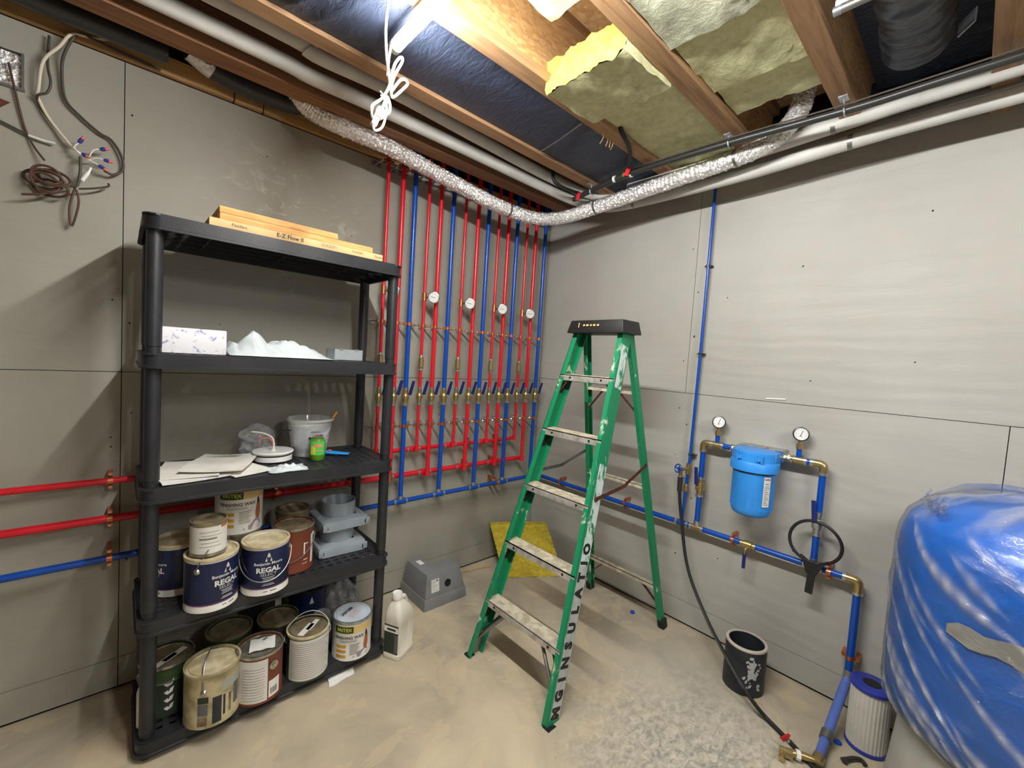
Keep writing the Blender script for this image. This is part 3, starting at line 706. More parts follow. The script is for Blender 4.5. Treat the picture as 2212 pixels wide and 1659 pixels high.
for a in (0, 2*pi/3, 4*pi/3): wh.cyl(cc, cc+.022*(cos(a)*xx+sin(a)*yy), .003, 6)
wh.cyl(cc+fd*.004, cc-fd*.02, .006, 8)
wh.build('tap_wheel', 'blue', bib)
MB().lathe((-.047,-1.229,.80), [(.011,-.02),(.0135,-.014),(.0135,.014),(.011,.02)], 12).build('brass_coupling', 'brass', tv)
# hose
hz = thing('water_hose', 'thin black hose hanging from the blue tap and trailing to the floor', 'hose', (-.09,-1.23,.85))
hp = smoothpath([(-.092,-1.214,.858),(-.094,-1.216,.79),(-.096,-1.240,.64),(-.130,-1.316,.390),(-.205,-1.463,.215),(-.330,-1.615,.150),(-.378,-1.705,.094),(-.385,-1.765,.048),(-.375,-1.805,.016),(-.42,-1.90,.010),(-.48,-2.00,.010),(-.62,-2.25,.010),(-.9,-2.7,.010)], 10)
MB().tube(hp, .0085, 10).build('hose_body', 'rubber', hz)
MB().cyl((-.092,-1.213,.862),(-.094,-1.216,.785), .0135, 12).build('grip', 'abs', hz)
MB().tube([p+V(-.004,.006,.004) for p in hp[11:62]], .0030, 6).build('grey_stripe', 'steel', hz)
MB().cyl((-.092,-1.2125,.872),(-.092,-1.213,.858), .0125, 8).build('hose_nut', 'zinc', hz)

# filter loop
lp = thing('filter_loop_pipe', 'blue pipe loop on the right wall carrying the water filter and two gauges', 'pipe', (W0,-1.58,.62))
def seg(a, b, r=.0140): MB().cyl(a, b, r, 14).build('pipe_body', 'blue', lp)
ZT_ = 1.071
seg((W0,-1.312,.62),(W0,-1.312,ZT_)); seg((W0,-1.846,.62),(W0,-1.846,ZT_)); seg((W0,-1.312,ZT_),(W0,-1.50,ZT_)); seg((W0,-1.68,ZT_),(W0,-1.846,ZT_))
for y, s_ in ((-1.312, -1), (-1.846, 1)):
    MB().tube(smoothpath([(W0,y,ZT_-.045),(W0,y,ZT_-.012),(W0,y+s_*.012,ZT_),(W0,y+s_*.045,ZT_)], 5), .0178, 12).build('elbow', 'brass', lp)
    MB().cyl((W0,y,ZT_-.05),(W0,y,ZT_-.036), .0195, 12).build('press_ring', 'zinc', lp)
    MB().cyl((W0,y+s_*.036,ZT_),(W0,y+s_*.05,ZT_), .0195, 12).build('press_ring', 'zinc', lp)
for y, s_ in ((-1.4765, 1), (-1.7035, -1)):
    MB().cyl((W0,y-.022,ZT_),(W0,y+.022,ZT_), .0165, 8).cyl((W0,y-.012,ZT_),(W0,y+.004,ZT_), .0195, 6).build('union', 'brass', lp)
    for d in (-.020, .0, .020): MB().cyl((W0,y+d-.003,ZT_),(W0,y+d+.003,ZT_), .0200, 12).build('press_ring', 'chrome', lp)
for y in (-1.380, -1.748):
    MB().cyl((W0,y-.02,ZT_),(W0,y+.02,ZT_), .0180, 12).build('tee', 'brass', lp)
    for d in (-.028, .028): MB().cyl((W0,y+d-.007,ZT_),(W0,y+d+.007,ZT_), .0185, 12).build('press_ring', 'zinc', lp)
    MB().cyl((W0,y,ZT_),(W0,y,ZT_+.055), .0115, 12).build('gauge_riser', 'blue', lp)
    MB().cyl((W0,y,ZT_+.052),(W0,y,ZT_+.075), .0155, 8).cyl((W0,y,ZT_+.075),(W0,y,ZT_+.090), .008, 8).build('bushing', 'brass', lp)
    fd = V(-.93,-.30,.05).normalized(); gz = ZT_+.122
    ga = MB().lathe((W0,y,gz), [(.020,-.016),(.031,-.012),(.033,-.008),(.033,.008),(.0285,.010)], 26, fd).build('pressure_gauge', 'abs', lp)
    c0 = V(W0,y,gz)+fd*.0102
    MB().cyl(c0, c0+fd*.0006, .0275, 26).build('dial', 'lens', ga)
    rg = V(0,0,1).cross(fd).normalized(); ug = fd.cross(rg); md = MB(); c1 = c0+fd*.001
    for q in range(13):
        a = radians(225-22.5*q); d1 = rg*cos(a)+ug*sin(a); md.beam(c1+d1*.020, c1+d1*.025, .0010, .0004, fd.cross(d1))
    md.beam(c1-rg*.003-ug*.010, c1+rg*.006+ug*.017, .0020, .0006, rg)
    md.ptext('PSI', .009, c1-ug*.010, rg, ug)
    md.build('needle', 'ink', ga)
def loopvalve(y, z, m):
    v = MB().lathe((W0,y,z), [(.0165,-.040),(.0165,-.022),(.0225,-.020),(.0235,0),(.0225,.020),(.0165,.022),(.0165,.040)], 12).cyl((W0,y,z),(W0-.030,y,z),.0095,10).build('ball_valve', m, lp)
    MB().box((W0-.034,y+.012,z+.062), (.009,.019,.095), Matrix.Rotation(-.1, 3, 'X'), .9).build('valve_handle', 'navy', v, bevel=.003)
    for d in (-.048, .048): MB().cyl((W0,y,z+d-.007),(W0,y,z+d+.007), .0190, 12).build('press_ring', 'zinc', v)
loopvalve(-1.312, .828, 'brass'); loopvalve(-1.846, .800, 'zinc')
for y in (-1.312, -1.846): MB().cyl((W0,y,.612),(W0,y,.640), .0178, 12).build('tee_socket', 'zinc', lp)

# filter housing
fc = (-.135, -1.590)
fh = thing('water_filter', 'bright blue water filter housing hanging from the loop on the right wall', 'water filter', (fc[0], fc[1], .79))
MB().lathe((fc[0],fc[1],0), [(.070,.785),(.078,.790),(.084,.800),(.0875,.815),(.0885,.83),(.091,1.005),(.093,1.012)], 40, capt=True).build('bowl', 'filter', fh)
MB().lathe((fc[0],fc[1],0), [(.098,.998),(.105,1.002),(.105,1.042),(.102,1.046),(.099,1.048),(.096,1.090),(.090,1.096)], 40).build('head', 'filter', fh)
MB().b2((fc[0]-.030,fc[1]-.097,1.046),(fc[0]+.070,fc[1]+.097,1.094)).build('head_block', 'filter', fh, bevel=.006)
MB().lathe((fc[0],fc[1],0), [(.093,.992),(.094,.999)], 40).build('seal_gap', 'abs', fh)
for dy in (-.045, .035):
    rb = MB()
    for d in (-.012, .012): rb.box((fc[0]-.088,fc[1]+dy+d,1.066), (.020,.008,.030))
    rb.cyl((fc[0]-.080,fc[1]+dy,1.066),(fc[0]-.099,fc[1]+dy,1.066), .010, 12)
    rb.build('port_lug', 'filter', fh)
rb = MB()
for q in range(16):
    a = 2*pi*q/16; rb.box((fc[0]+.0895*cos(a),fc[1]+.0895*sin(a),.90), (.003,.004,.16), Matrix.Rotation(a, 3, 'Z'))
rb.build('bowl_rib', 'filter', fh)
MB().b2((-.075,fc[1]-.10,1.096),(0,fc[1]+.10,1.100)).b2((-.004,fc[1]-.10,1.03),(0,fc[1]+.10,1.10)).b2((-.075,fc[1]-.102,1.05),(0,fc[1]-.098,1.10)).build('bracket', 'galv', fh)
a0 = atan2(-2.268-fc[1], -2.384-fc[0])
MB().arc((fc[0],fc[1],0), .0935, a0+.50, a0+.86, .845, .985, 8).build('sticker', 'paper', fh)
pr = MB()
for q in range(11): pr.arc((fc[0],fc[1],0), .0941, a0+.545, a0+.80-.06*(q % 3), .855+q*.0085, .8575+q*.0085, 5, .0003)
pr.build('sticker_print', 'inkgrey', fh)
MB().arc((fc[0],fc[1],0), .0941, a0+.53, a0+.83, .972, .977, 6, .0003).build('sticker_red_bar', 'redlever', fh, label='red bar across the top of the sticker')
MB().arc((fc[0],fc[1],0), .0941, a0+.58, a0+.74, .951, .956, 6, .0003).build('sticker_green_bar', 'limelabel', fh, label='green bar on the sticker')
MB().cyl((-.06,fc[1]-.028,1.098),(-.06,fc[1]-.028,1.104), .006, 10).build('relief_button', 'redlever', fh, label='red pressure relief button')

# filter wrench hanging on the pipe
wx = -.088; c0 = V(wx,-1.849,.722)
wr_ = thing('filter_wrench', 'black ring-shaped filter wrench hung over the blue main pipe', 'wrench', (wx,-1.846,.60))
ring = [c0+V(.006*sin(a*2), .098*cos(a), .094*sin(a)) for a in [2*pi*k/40 for k in range(40)]]
MB().tube(ring, .0068, 10, closed=True).build('ring', 'black', wr_)
MB().prism([(wx-.008,-1.800,.652),(wx-.008,-1.835,.632),(wx-.008,-1.868,.632),(wx-.008,-1.905,.655),(wx-.008,-1.880,.605),(wx-.008,-1.866,.575),(wx-.008,-1.828,.575),(wx-.008,-1.818,.605)], (.014,0,0)).build('neck', 'black', wr_, bevel=.002)
MB().box((wx,-1.846,.532), (.012,.030,.094), Matrix.Rotation(.05, 3, 'X')).build('handle', 'black', wr_, bevel=.004)

# low valve group on the floor
dg = thing('floor_pipe', 'pale blue pipe sloping from the down pipe to brass fittings on the floor', 'pipe', (-.2,-2.0,.1))
MB().tube(smoothpath([(W0,-2.010,.196),(-.085,-2.008,.165),(-.20,-2.000,.105),(-.315,-1.994,.045)], 6), .0175, 14).build('pipe_body', 'palebl', dg)
MB().cyl((W0,-2.0095,.206),(-.068,-2.009,.180), .0185, 12).build('valve_collar', 'zinc', dg)
MB().cyl((-.300,-1.994,.053),(-.335,-1.993,.040), .0215, 14).build('coupling', 'steel', dg)
MB().tube([(-.335,-1.993,.040),(-.43,-1.993,.026)], .0165, 12).build('clear_tail', 'palebl', dg)
MB().cyl((-.425,-1.993,.026),(-.465,-1.993,.026), .020, 12).tube([(-.45,-2.0,.026),(-.47,-1.95,.026),(-.50,-1.905,.026)], .0130, 12).cyl((-.50,-1.925,.026),(-.515,-1.885,.026), .016, 8).cyl((-.51,-1.895,.026),(-.545,-1.90,.022), .010, 10).build('brass_fitting', 'brass', dg)
MB().cyl((-.478,-1.945,.026),(-.484,-1.932,.026), .018, 8).build('white_nut', 'white', dg)
lv = MB().box((-.485,-1.895,.068), (.006,.018,.055), Matrix.Rotation(.5, 3, 'X') @ Matrix.Rotation(-.25, 3, 'Y'), .6).build('red_lever', 'redlever', dg, bevel=.002)
MB().cyl((-.488,-1.905,.058),(-.478,-1.903,.060), .005, 10).build('lever_screw', 'zinc', lv)
# ------------------------------------------------------------------ shelf unit
SX0, SX1, SY0, SY1 = -2.338, -1.442, -.477, -.085
TZ = [.070, .497, .950, 1.398, 1.843]
sh = thing('storage_shelf', 'tall black plastic five-tier shelf unit against the left wall', 'shelf', (-1.89,-.25,0))
def rrect(x0, x1, y0, y1, r, n=5):
    p = []
    for cx_, cy_, a in ((x1-r,y1-r,0),(x0+r,y1-r,90),(x0+r,y0+r,180),(x1-r,y0+r,270)):
        for k in range(n+1):
            q = radians(a+90*k/n); p.append((cx_+r*cos(q), cy_+r*sin(q)))
    return p
def tier(z):
    m = MB(); n = 24
    prof = [(0,0),(.0,-.040),(-.005,-.042),(-.005,-.050),(.006,-.050),(.007,-.004),(.010,-.004),(.010,0)]   # (inset, dz)
    vs = []; L = None
    for ins, dz in prof:
        q = rrect(SX0+ins, SX1-ins, SY0+ins, SY1-ins, .045-ins*.5); L = len(q)
        vs += [(x, y, z+dz) for x, y in q]
    fs = []
    k = len(prof)
    for i in range(k):
        for j in range(L):
            a, b = i*L+j, i*L+(j+1) % L; c, d = ((i+1) % k)*L+(j+1) % L, ((i+1) % k)*L+j
            fs.append((a, b, c, d))
    m.add(vs, fs)
    o = m.build('shelf_tier', 'shelf', sh)
    d = MB(); nx, ny = 23, 11; x0, x1, y0, y1 = SX0+.008, SX1-.008, SY0+.008, SY1-.008
    for i in range(nx+1):
        x = x0+(x1-x0)*i/nx; wd = .017
        if i in (0, nx): d.b2((x0 if i == 0 else x1-.045, y0+.045, z-.0065), (x0+.045 if i == 0 else x1, y1-.045, z-.0005))
        elif 1 < i < nx-1: d.box((x, (y0+y1)/2, z-.0035), (wd, y1-y0, .006))
    for j in range(ny+1):
        y = y0+(y1-y0)*j/ny; wd = .017 if 0 < j < ny else .034
        if 0 < j < ny: d.box(((x0+x1)/2, y, z-.0040), (x1-x0, wd, .0058))
        else: d.b2((x0+.035, y0 if j == 0 else y1-.025, z-.0069), (x1-.035, y0+.025 if j == 0 else y1, z-.0011))
    for cxx, cyy in ((x0+.024,y0+.024),(x1-.024,y0+.024),(x0+.024,y1-.024),(x1-.024,y1-.024)): d.cyl((cxx,cyy,z-.006),(cxx,cyy,z-.0012), .034, 14)
    for y in (-.16, -.25, -.34): d.box((-1.89, y, z-.021), (.85, .006, .030))
    for x in (-2.15, -1.89, -1.63): d.box((x, -.28, z-.019), (.006, .37, .026))
    d.build('deck_grid', 'shelf', o, smooth=False)
for z in TZ: tier(z)
PX = ((-2.306,-.440),(-1.472,-.440),(-2.306,-.130),(-1.472,-.130))
for px, py in PX:
    for a, b in zip(TZ[:-1], TZ[1:]):
        p = MB().lathe((px,py,0), [(.0205,a),(.0205,a+.02),(.0225,a+.022),(.0225,b-.052)], 18).build('post', 'shelf', sh)
    MB().cyl((px,py,0),(px,py,.03), .020, 14).build('foot', 'shelf', sh)

# ------------------------------------------------------------------ cans
def face(x, y): return atan2(CAM.y-y, CAM.x-x)
def can(label, x, y, z, r=.083, h=.192, m='tin', lid='tin', rimm='tin', group='paint cans on the shelf', name='paint_can', cat='can'):
    t = thing(name, label, cat, (x, y, z), group)
    MB().lathe((x,y,z), [(r*.96,.0),(r,.001),(r,.006),(r*.985,.009),(r*.985,h-.012),(r,h-.008),(r*1.01,h-.003),(r,h),(r*.93,h),(r*.925,h-.007)], 36, capt=False).build('body', m, t)
    l = MB().lathe((x,y,z), [(r*.925,h-.008),(r*.84,h-.008),(r*.825,h-.003),(r*.80,h-.003),(r*.785,h-.006)], 36, capb=False).build('lid', lid, t)
    MB().lathe((x,y,z), [(r*1.008,h-.009),(r*1.022,h-.004),(r*1.01,h+.0012),(r*.935,h+.0012),(r*.93,h-.004)], 36, capb=False, capt=False).build('rim', rimm, t)
    return t
def wrap(t, name, x, y, z, r, a0, a1, z0, z1, m, parent=None, dr=.0006, n=18, lab=None):
    o = MB().arc((x,y,z), r*.985+dr, a0, a1, z0, z1, n, min(.0008, dr)).build(name, m, parent or t)
    if lab: o['label'] = lab
    return o
def bail(t, x, y, z, r, a, zt, mode, m='steel'):
    """wire handle: ears at angles a and a+pi, at height zt; mode = bow direction as (angle, drop)"""
    e0 = V(x+(r+.004)*cos(a), y+(r+.004)*sin(a), z+zt); e1 = V(x-(r+.004)*cos(a), y-(r+.004)*sin(a), z+zt)
    ang, tl = mode; out = V(cos(ang), sin(ang), 0); pts = []; hang = tl == 'hang'
    if tl == 'hang':                       # lies against the can, sagging across one side
        for k in range(25):
            q = pi*k/24; s_ = 1 if sin(ang-a) > 0 else -1
            pts.append(V(x+(r+.0065)*cos(a+s_*q), y+(r+.0065)*sin(a+s_*q), z+zt-.092*sin(q)**.8))
    mid = (e0+e1)/2; half = (e0-e1)/2; bow = V(0,0,0) if hang else (out*cos(tl)+V(0,0,1)*sin(tl))*(r*1.12)
    for k in range(0 if hang else 21):
        q = pi*k/20; pts.append(mid+half*cos(q)*1.03+bow*sin(q))
    b = MB().tube(pts, .0022, 7).build('bail_handle', m, t)
    for e, s_ in ((e0, 1), (e1, -1)):
        d = V(cos(a)*s_, sin(a)*s_, 0); MB().lathe(e-d*.006, [(.0115,0),(.0105,.003),(.006,.007)], 12, d).build('bail_ear', 'tin', t)
    return b

def bluecan(label, x, y, z, turn=0., ear=None, hang=None):
    r, h = .083, .192; t = can(label, x, y, z, r, h, 'whitelabel', 'creamlid', 'creamlid'); a = face(x, y)+turn
    lb = wrap(t, 'blue_label', x, y, z, r, a-1.9, a+1.55, .030, h-.016, 'navylabel', n=30, lab='navy blue printed label')
    wrap(t, 'purple_band', x, y, z, r, a-1.9, a+1.55, .026, .0305, 'mint', n=26, dr=.0009)
    fp = lambda q, zz: (x+(r*.985+.0009)*cos(a+q), y+(r*.985+.0009)*sin(a+q), z+zz)
    MB().add([fp(-1.0,.04), fp(-.80,.04), fp(-.45,.155), fp(-.52,.165), fp(-.62,.150)], [(0,1,2,3,4)]).build('facet', mat('label_facet', (24, 36, 74), .4), t, smooth=False)
    R = r*.985+.0012; c = (x, y, z)
    lg = MB()
    a1 = a+.04; P = lambda da, zz: (x+R*cos(a1+da), y+R*sin(a1+da), z+zz)
    tri = [(-.15,.132),(-.02,.165),(.02,.165),(.15,.132)]
    n0 = len(lg.v); lg.add([P(*q) for q in tri], [(0,1,2,3)])
    lg.build('logo', 'whitelabel', lb, smooth=False)
    MB().ctext('M', .018, c, R+.0004, a1, .1435, .0006).build('logo_mark', 'navylabel', lb, smooth=False)
    tx = MB()
    tx.ctext('Benjamin Moore', .0150, c, R, a1, .1235, .0003)
    tx.ctext('REGAL', .0270, c, R, a1, .0985, .0011, 1.05)
    tx.ctext('SELECT', .0150, c, R, a1, .0805, -.0001, 1.15)
    for k, wd in ((.0695,.26),(.0635,.20),(.0575,.24),(.045,.20),(.040,.26)):
        tx.arc(c, R, a1-wd, a1+wd, k-.0009, k+.0009, 6, .0003)
    tx.build('lettering', 'whitelabel', lb, smooth=False)
    MB().arc(c, R-.0008, a1-.20, a1-.02, .0135, .0165, 4, .0003).arc(c, R-.0008, a1+.08, a1+.36, .0130, .0170, 4, .0003).build('base_print', 'inkgrey', t, smooth=False)
    if hang: bail(t, x, y, z, r, *hang)
    return t
tA = bluecan('navy blue can at the left front of the fourth tier, under a small white can', -2.133, -.446, .498, .58)
bail(tA, -2.133, -.446, .498, .083, face(-2.133,-.446)-.55, .150, (face(-2.133,-.446)+1.0, 1.25))
tB = bluecan('navy blue can with its wire handle hanging across the front, fourth tier', -1.957, -.440, .498, .10)
bail(tB, -1.957, -.440, .498, .083, face(-1.957,-.440)-pi/2, .150, (face(-1.957,-.440), 'hang'))
tC = bluecan('navy blue can half hidden by the front left shelf post, fourth tier', -2.212, -.260, .498, -1.1)
# small white can on A
x, y, z = -2.145, -.450, .691; r = .056
t = can('small white can with worn label standing on a navy blue can', x, y, z, r, .120, 'tin', 'dirtytin', 'dirtytin')
a = face(x, y); lb = wrap(t, 'paper_label', x, y, z, r, a-1.7, a+1.4, .012, .106, 'whitelabel', n=24)
pr = MB()
for k in range(5): pr.arc((x,y,z), r*.985+.001, a-.5+.1*(k % 2), a+.75-.15*(k % 3), .036+k*.013, .0375+k*.013+(.004 if k == 2 else 0), 8, .0003)
pr.build('label_print', 'inkgrey', lb, smooth=False)
MB().arc((x,y,z), r*.985+.0009, a+.7, a+1.25, .098, .108, 5, .0004).build('rust_drip', 'skin', t)
# wax can on a hidden can
x, y = -2.020, -.270
t = can('dark can hidden under the wax can at the back of the fourth tier', x, y, .498, .083, .190, 'dirtytin', 'dirtytin', 'dirtytin')
def waxcan(label, x, y, z, h, turn, lidm, lidtext):
    r = .085; t = can(label, x, y, z, r, h, 'whitelabel', lidm, 'galv'); a = face(x, y)+turn; c = (x, y, z); R = r*.985+.001
    wrap(t, 'gold_band', x, y, z, r, a-.75, a+1.2, h-.050, h-.018, 'gold', n=20)
    g_ = wrap(t, 'green_block', x, y, z, r, a-.95, a+.06, h-.048, h-.019, 'dkgreen', n=14, dr=.0009)
    MB().ctext('BRITEX', .0210, c, R+.0006, a-.42, h-.034, .0006, 1.0).build('block_lettering', 'limeyel', g_, smooth=False)
    MB().ctext('FINISHING WAX', .0185, c, R, a-.16, h-.070, .0003, .95).build('wax_lettering', 'ink', t, smooth=False)
    pr = MB()
    for k in range(2): pr.arc(c, R, a-.62, a+.25, h-.083-k*.006, h-.0815-k*.006, 10, .0003)
    for k in range(8): pr.arc(c, R, a-.10, a+.42-.06*(k % 3), h-.101-k*.0065, h-.099-k*.0065, 8, .0003)
    pr.build('small_print', 'inkgrey', t, smooth=False)
    for k in range(3): wrap(t, 'amber_box', x, y, z, r, a-.85, a-.30, h-.115-k*.023, h-.102-k*.023, 'amber', n=6)
    fg = MB(); f = lambda da, zz: (x+(R+.0003)*cos(a+da), y+(R+.0003)*sin(a+da), z+zz)
    fg.add([f(*q) for q in ((.62,h-.115),(.70,h-.075),(.72,h-.060),(.84,h-.060),(.90,h-.080),(.92,h-.118),(.84,h-.138),(.66,h-.136))], [(0,1,2,3,4,5,6,7)])
    fg.build('figure_print', 'skin', t, smooth=False)
    fd_ = MB(); fd_.add([f(*q) for q in ((.71,h-.072),(.72,h-.054),(.80,h-.052),(.85,h-.062),(.82,h-.078))], [(0,1,2,3,4)]); fd_.build('figure_top', 'ink', t, smooth=False)
    fd_ = MB(); f2 = lambda da, zz: (x+(R+.0001)*cos(a+da), y+(R+.0001)*sin(a+da), z+zz)
    fd_.add([f2(*q) for q in ((.02,.016),(.40,.036),(.66,h-.135),(.84,h-.137),(.95,.030),(.80,.014),(.40,.012))], [(0,1,2,3,4,5,6)]); fd_.build('ground_print', 'mauve', t, smooth=False)
    if lidtext:
        aa = face(x, y)+.95; up_ = V(cos(aa), sin(aa), 0); rg = V(0,0,1).cross(up_)*1
        MB().ptext('BRITEX', .022, (x+.03*cos(aa+pi),y+.03*sin(aa+pi),z+h-.0045), -rg, -up_, .0008).build('lid_lettering', 'ink', t, smooth=False)
        l2 = MB()
        for k in range(3): l2.ptext('FINISHING WAX', .008, (x+.008*cos(aa)*(k*1.4-.4),y+.008*sin(aa)*(k*1.4-.4),z+h-.0045), -rg, -up_)
        l2.build('lid_small_print', 'coral', t, smooth=False)
    return t
waxcan('white furniture wax can with amber boxes, raised behind the navy blue cans', -2.020, -.270, .690, .190, .10, 'hole', False)
# brown can
x, y, z = -1.830, -.335, .498; r = .083
t = can('brown can with stained grey lid beside the grey duct fittings, fourth tier', x, y, z, r, .190, 'brown', 'dirtytin', 'tin')
a = face(x, y); wrap(t, 'white_strip', x, y, z, r, a+1.02, a+1.22, .025, .150, 'whitelabel', n=4)
MB().arc((x,y,z), r*.985+.001, a+.55, a+.78, .050, .053, 4, .0003).arc((x,y,z), r*.985+.001, a+.50, a+.80, .034, .036, 4, .0003).arc((x,y,z), r*.985+.001, a+.55, a+.62, .075, .125, 3, .0003).arc((x,y,z), r*.985+.001, a+.55, a+.80, .118, .122, 4, .0003).build('label_print', 'ivory', t, smooth=False)
bail(t, x, y, z, r, a+1.30, .145, (a, 'hang'))
# dirty can behind brown
t = can('smeared dark can behind the brown can at the back of the fourth tier', -1.790, -.183, .498, .072, .205, 'dirtytin', 'dirtytin', 'dirtytin')
bail(t, -1.790, -.183, .498, .072, .4, .15, (.4+pi/2, .8))

# bottom tier
zb = .0705
x, y = -2.245, -.300; r = .083
t = can('dark green can with white triangles behind the front left post, bottom tier', x, y, zb, r, .190, 'dkgreen', 'dirtytin', 'tin'); a = face(x, y)
wrap(t, 'olive_top', x, y, zb, r, a-1.2, a+1.5, .125, .175, 'olive')
tr_ = MB(); R = r*.985+.001
for k in range(4):
    zz = .034+k*.030; f = lambda da, q: (x+R*cos(a+da), y+R*sin(a+da), zb+q)
    tr_.add([f(-.10, zz), f(.26, zz+.016), f(.20, zz-.004), f(.02, zz-.010)], [(0,1,2,3)])
tr_.build('triangle_row', 'whitelabel', t, smooth=False)
MB().box((x-.01,y-.03,zb+.1865),(.022,.085,.0012),Matrix.Rotation(-.9,3,'Z')).box((x+.022,y-.01,zb+.1865),(.022,.085,.0012),Matrix.Rotation(-.9,3,'Z')).build('lid_sticker', 'ivory', t, smooth=False)
bail(t, x, y, zb, r, a-1.25, .150, (a+.2, -.15))
x, y = -2.122, -.446; r = .088
t = can('big dirty cream can with its wire handle raised over the lid, bottom tier', x, y, zb, r, .196, 'cream', 'creamlid', 'cream'); a = face(x, y); R = r*.985
for a0_, a1_, z0_, z1_, m_ in ((-.50,-.12,.095,.118,'dkgreen'),(-.50,-.14,.050,.092,'floordust'),(-.50,-.16,.012,.046,'dirtytin'),(.02,.34,.012,.110,'charcoal'),(.40,.48,.03,.105,'charcoal'),(.62,.72,.03,.100,'dirtytin'),(.84,1.10,.045,.125,'floordust')):
    wrap(t, 'torn_label', x, y, zb, r, a+a0_, a+a1_, z0_, z1_, m_, n=6)
wrap(t, 'pale_smear', x, y, zb, r, a+.35, a+1.2, .120, .160, mat('smear', (170, 172, 156), .5), n=8, dr=.0004)
bail(t, x, y, zb, r, a-.28, .135, (a-.28-pi/2, 1.45))
x, y = -1.968, -.446; r = .083
t = can('white and brown can with papers on its lid, bottom tier', x, y, zb, r, .192, 'brown', 'tin', 'tin'); a = face(x, y); R = r*.985
wrap(t, 'white_label', x, y, zb, r, a-1.45, a+.36, .010, .176, 'whitelabel', n=20)
wrap(t, 'barcode_box', x, y, zb, r, a+.42, a+.98, .014, .080, 'paper', n=8)
bars = MB()
for k in range(9): bars.arc((x,y,zb), R+.0012, a+.50+k*.040, a+.50+k*.040+(.014 if k % 3 else .024), .026, .050, 2, .0003)
bars.build('barcode_lines', 'ink', t, smooth=False)
pr = MB()
for k in range(12): pr.arc((x,y,zb), R+.0011, a-.75, a+.25-.05*(k % 2), .022+k*.011, .0232+k*.011, 10, .0003)
pr.build('small_print', 'inkgrey', t, smooth=False)
e = V(x+(R+.001)*cos(a+.62), y+(R+.001)*sin(a+.62), zb+.140); d = V(cos(a+.62), sin(a+.62), 0)
MB().lathe(e, [(.017,0),(.017,.003),(.010,.004),(.010,.002)], 18, d).build('ear_ring', 'tin', t); MB().lathe(e, [(.007,0),(.005,.006)], 12, d).build('ear_pin', 'chrome', t)
s_ = MB(); s_.grid(lambda u, v: V(x-.045+.085*u+.02*v, y-.035+.075*v-.02*u, zb+.1935+.004*abs(sin(u*7+v*4))), 10, 8); s_.build('lid_papers', 'paper', t)
MB().box((x+.022,y+.016,zb+.1985),(.016,.010,.0006),Matrix.Rotation(.4,3,'Z')).build('lid_print', 'inkgrey', t, smooth=False)
x, y = -1.785, -.438; r = .083
t = can('can with white printed label, olive edge and raised wire handle, bottom tier', x, y, zb, r, .192, 'olive', 'dirtytin', 'creamlid'); a = face(x, y); R = r*.985
wrap(t, 'white_label', x, y, zb, r, a-.95, a+1.6, .008, .178, 'whitelabel', n=24)
pr = MB()
for k in range(18): pr.arc((x,y,zb), R+.0011, a-.85, a+1.2-.09*(k % 4), .018+k*.0085, .0195+k*.0085, 12, .0003)
pr.build('small_print', 'inkgrey', t, smooth=False)
MB().box((x-.012,y-.012,zb+.1875),(.026,.085,.0012),Matrix.Rotation(-.85,3,'Z')).box((x+.020,y+.006,zb+.1875),(.020,.075,.0012),Matrix.Rotation(-.85,3,'Z')).build('lid_sticker', 'paper', t, smooth=False)
bail(t, x, y, zb, r, a-1.45, .150, (a+pi, 1.0))
waxcan('furniture wax can with pale blue printed lid at the right end of the bottom tier', -1.588, -.428, zb, .176, .02, mat('pale_blue_lid', (206, 216, 226), .35), True)
x, y = -2.030, -.290
t = can('dusty can behind the big cream can on the bottom tier', -2.040, -.255, zb, .083, .190, 'olive', 'dirtytin', 'dirtytin')
t = can('dusty green can behind the can with papers on its lid, bottom tier', -1.865, -.285, zb, .080, .192, 'dkgreen', 'dirtytin', 'dirtytin')
t = can('tall dark can with white edge label at the back of the bottom tier', -1.880, -.124, zb, .080, .235, 'charcoal', 'dirtytin', 'tin')
wrap(t, 'white_strip', -1.880, -.124, zb, .080, face(-1.88,-.124)+.55, face(-1.88,-.124)+1.0, .14, .22, 'whitelabel', n=5)
x, y = -1.705, -.170
t = can('dark navy can with a small white triangle between bags, back of bottom tier', x, y, zb, .083, .235, 'navylabel', 'hole', 'hole'); a = face(x, y)
R = .083*.985+.001; MB().add([(x+R*cos(a+q), y+R*sin(a+q), zb+zz) for q, zz in ((.10,.175),(.21,.205),(.24,.205),(.34,.175))], [(0,1,2,3)]).build('logo', 'whitelabel', t, smooth=False)

def lump(name, label, c, rad, m, cat, seed, amp=.22, nu=30, nv=18, flat=0):
    b = MB(); cx_, cy_, cz_ = c
    def f(u, v):
        a = 2*pi*u; p = pi*v-pi/2; q = 1+amp*wav(cos(a)*2.3+seed, sin(a)*2.3, v*5+seed)+amp*.5*wav(cos(a)*7, sin(a)*7+seed, v*13)
        return V(cx_+rad[0]*q*cos(p)*cos(a), cy_+rad[1]*q*cos(p)*sin(a), max(cz_+rad[2]*q*sin(p), flat))
    b.grid(f, nu, nv); o = b.build(name, m); return tag(o, label, cat)
lump('plastic_bag', 'crumpled clear plastic bag at the back right of the bottom tier', (-1.545,-.190,.175), (.072,.070,.105), 'bag', 'bag', 3, flat=.072)
lump('plastic_bag', 'crumpled clear bag between the wire-handled can and the wax can, bottom tier', (-1.690,-.315,.150), (.060,.055,.080), 'bag', 'bag', 8, flat=.072)

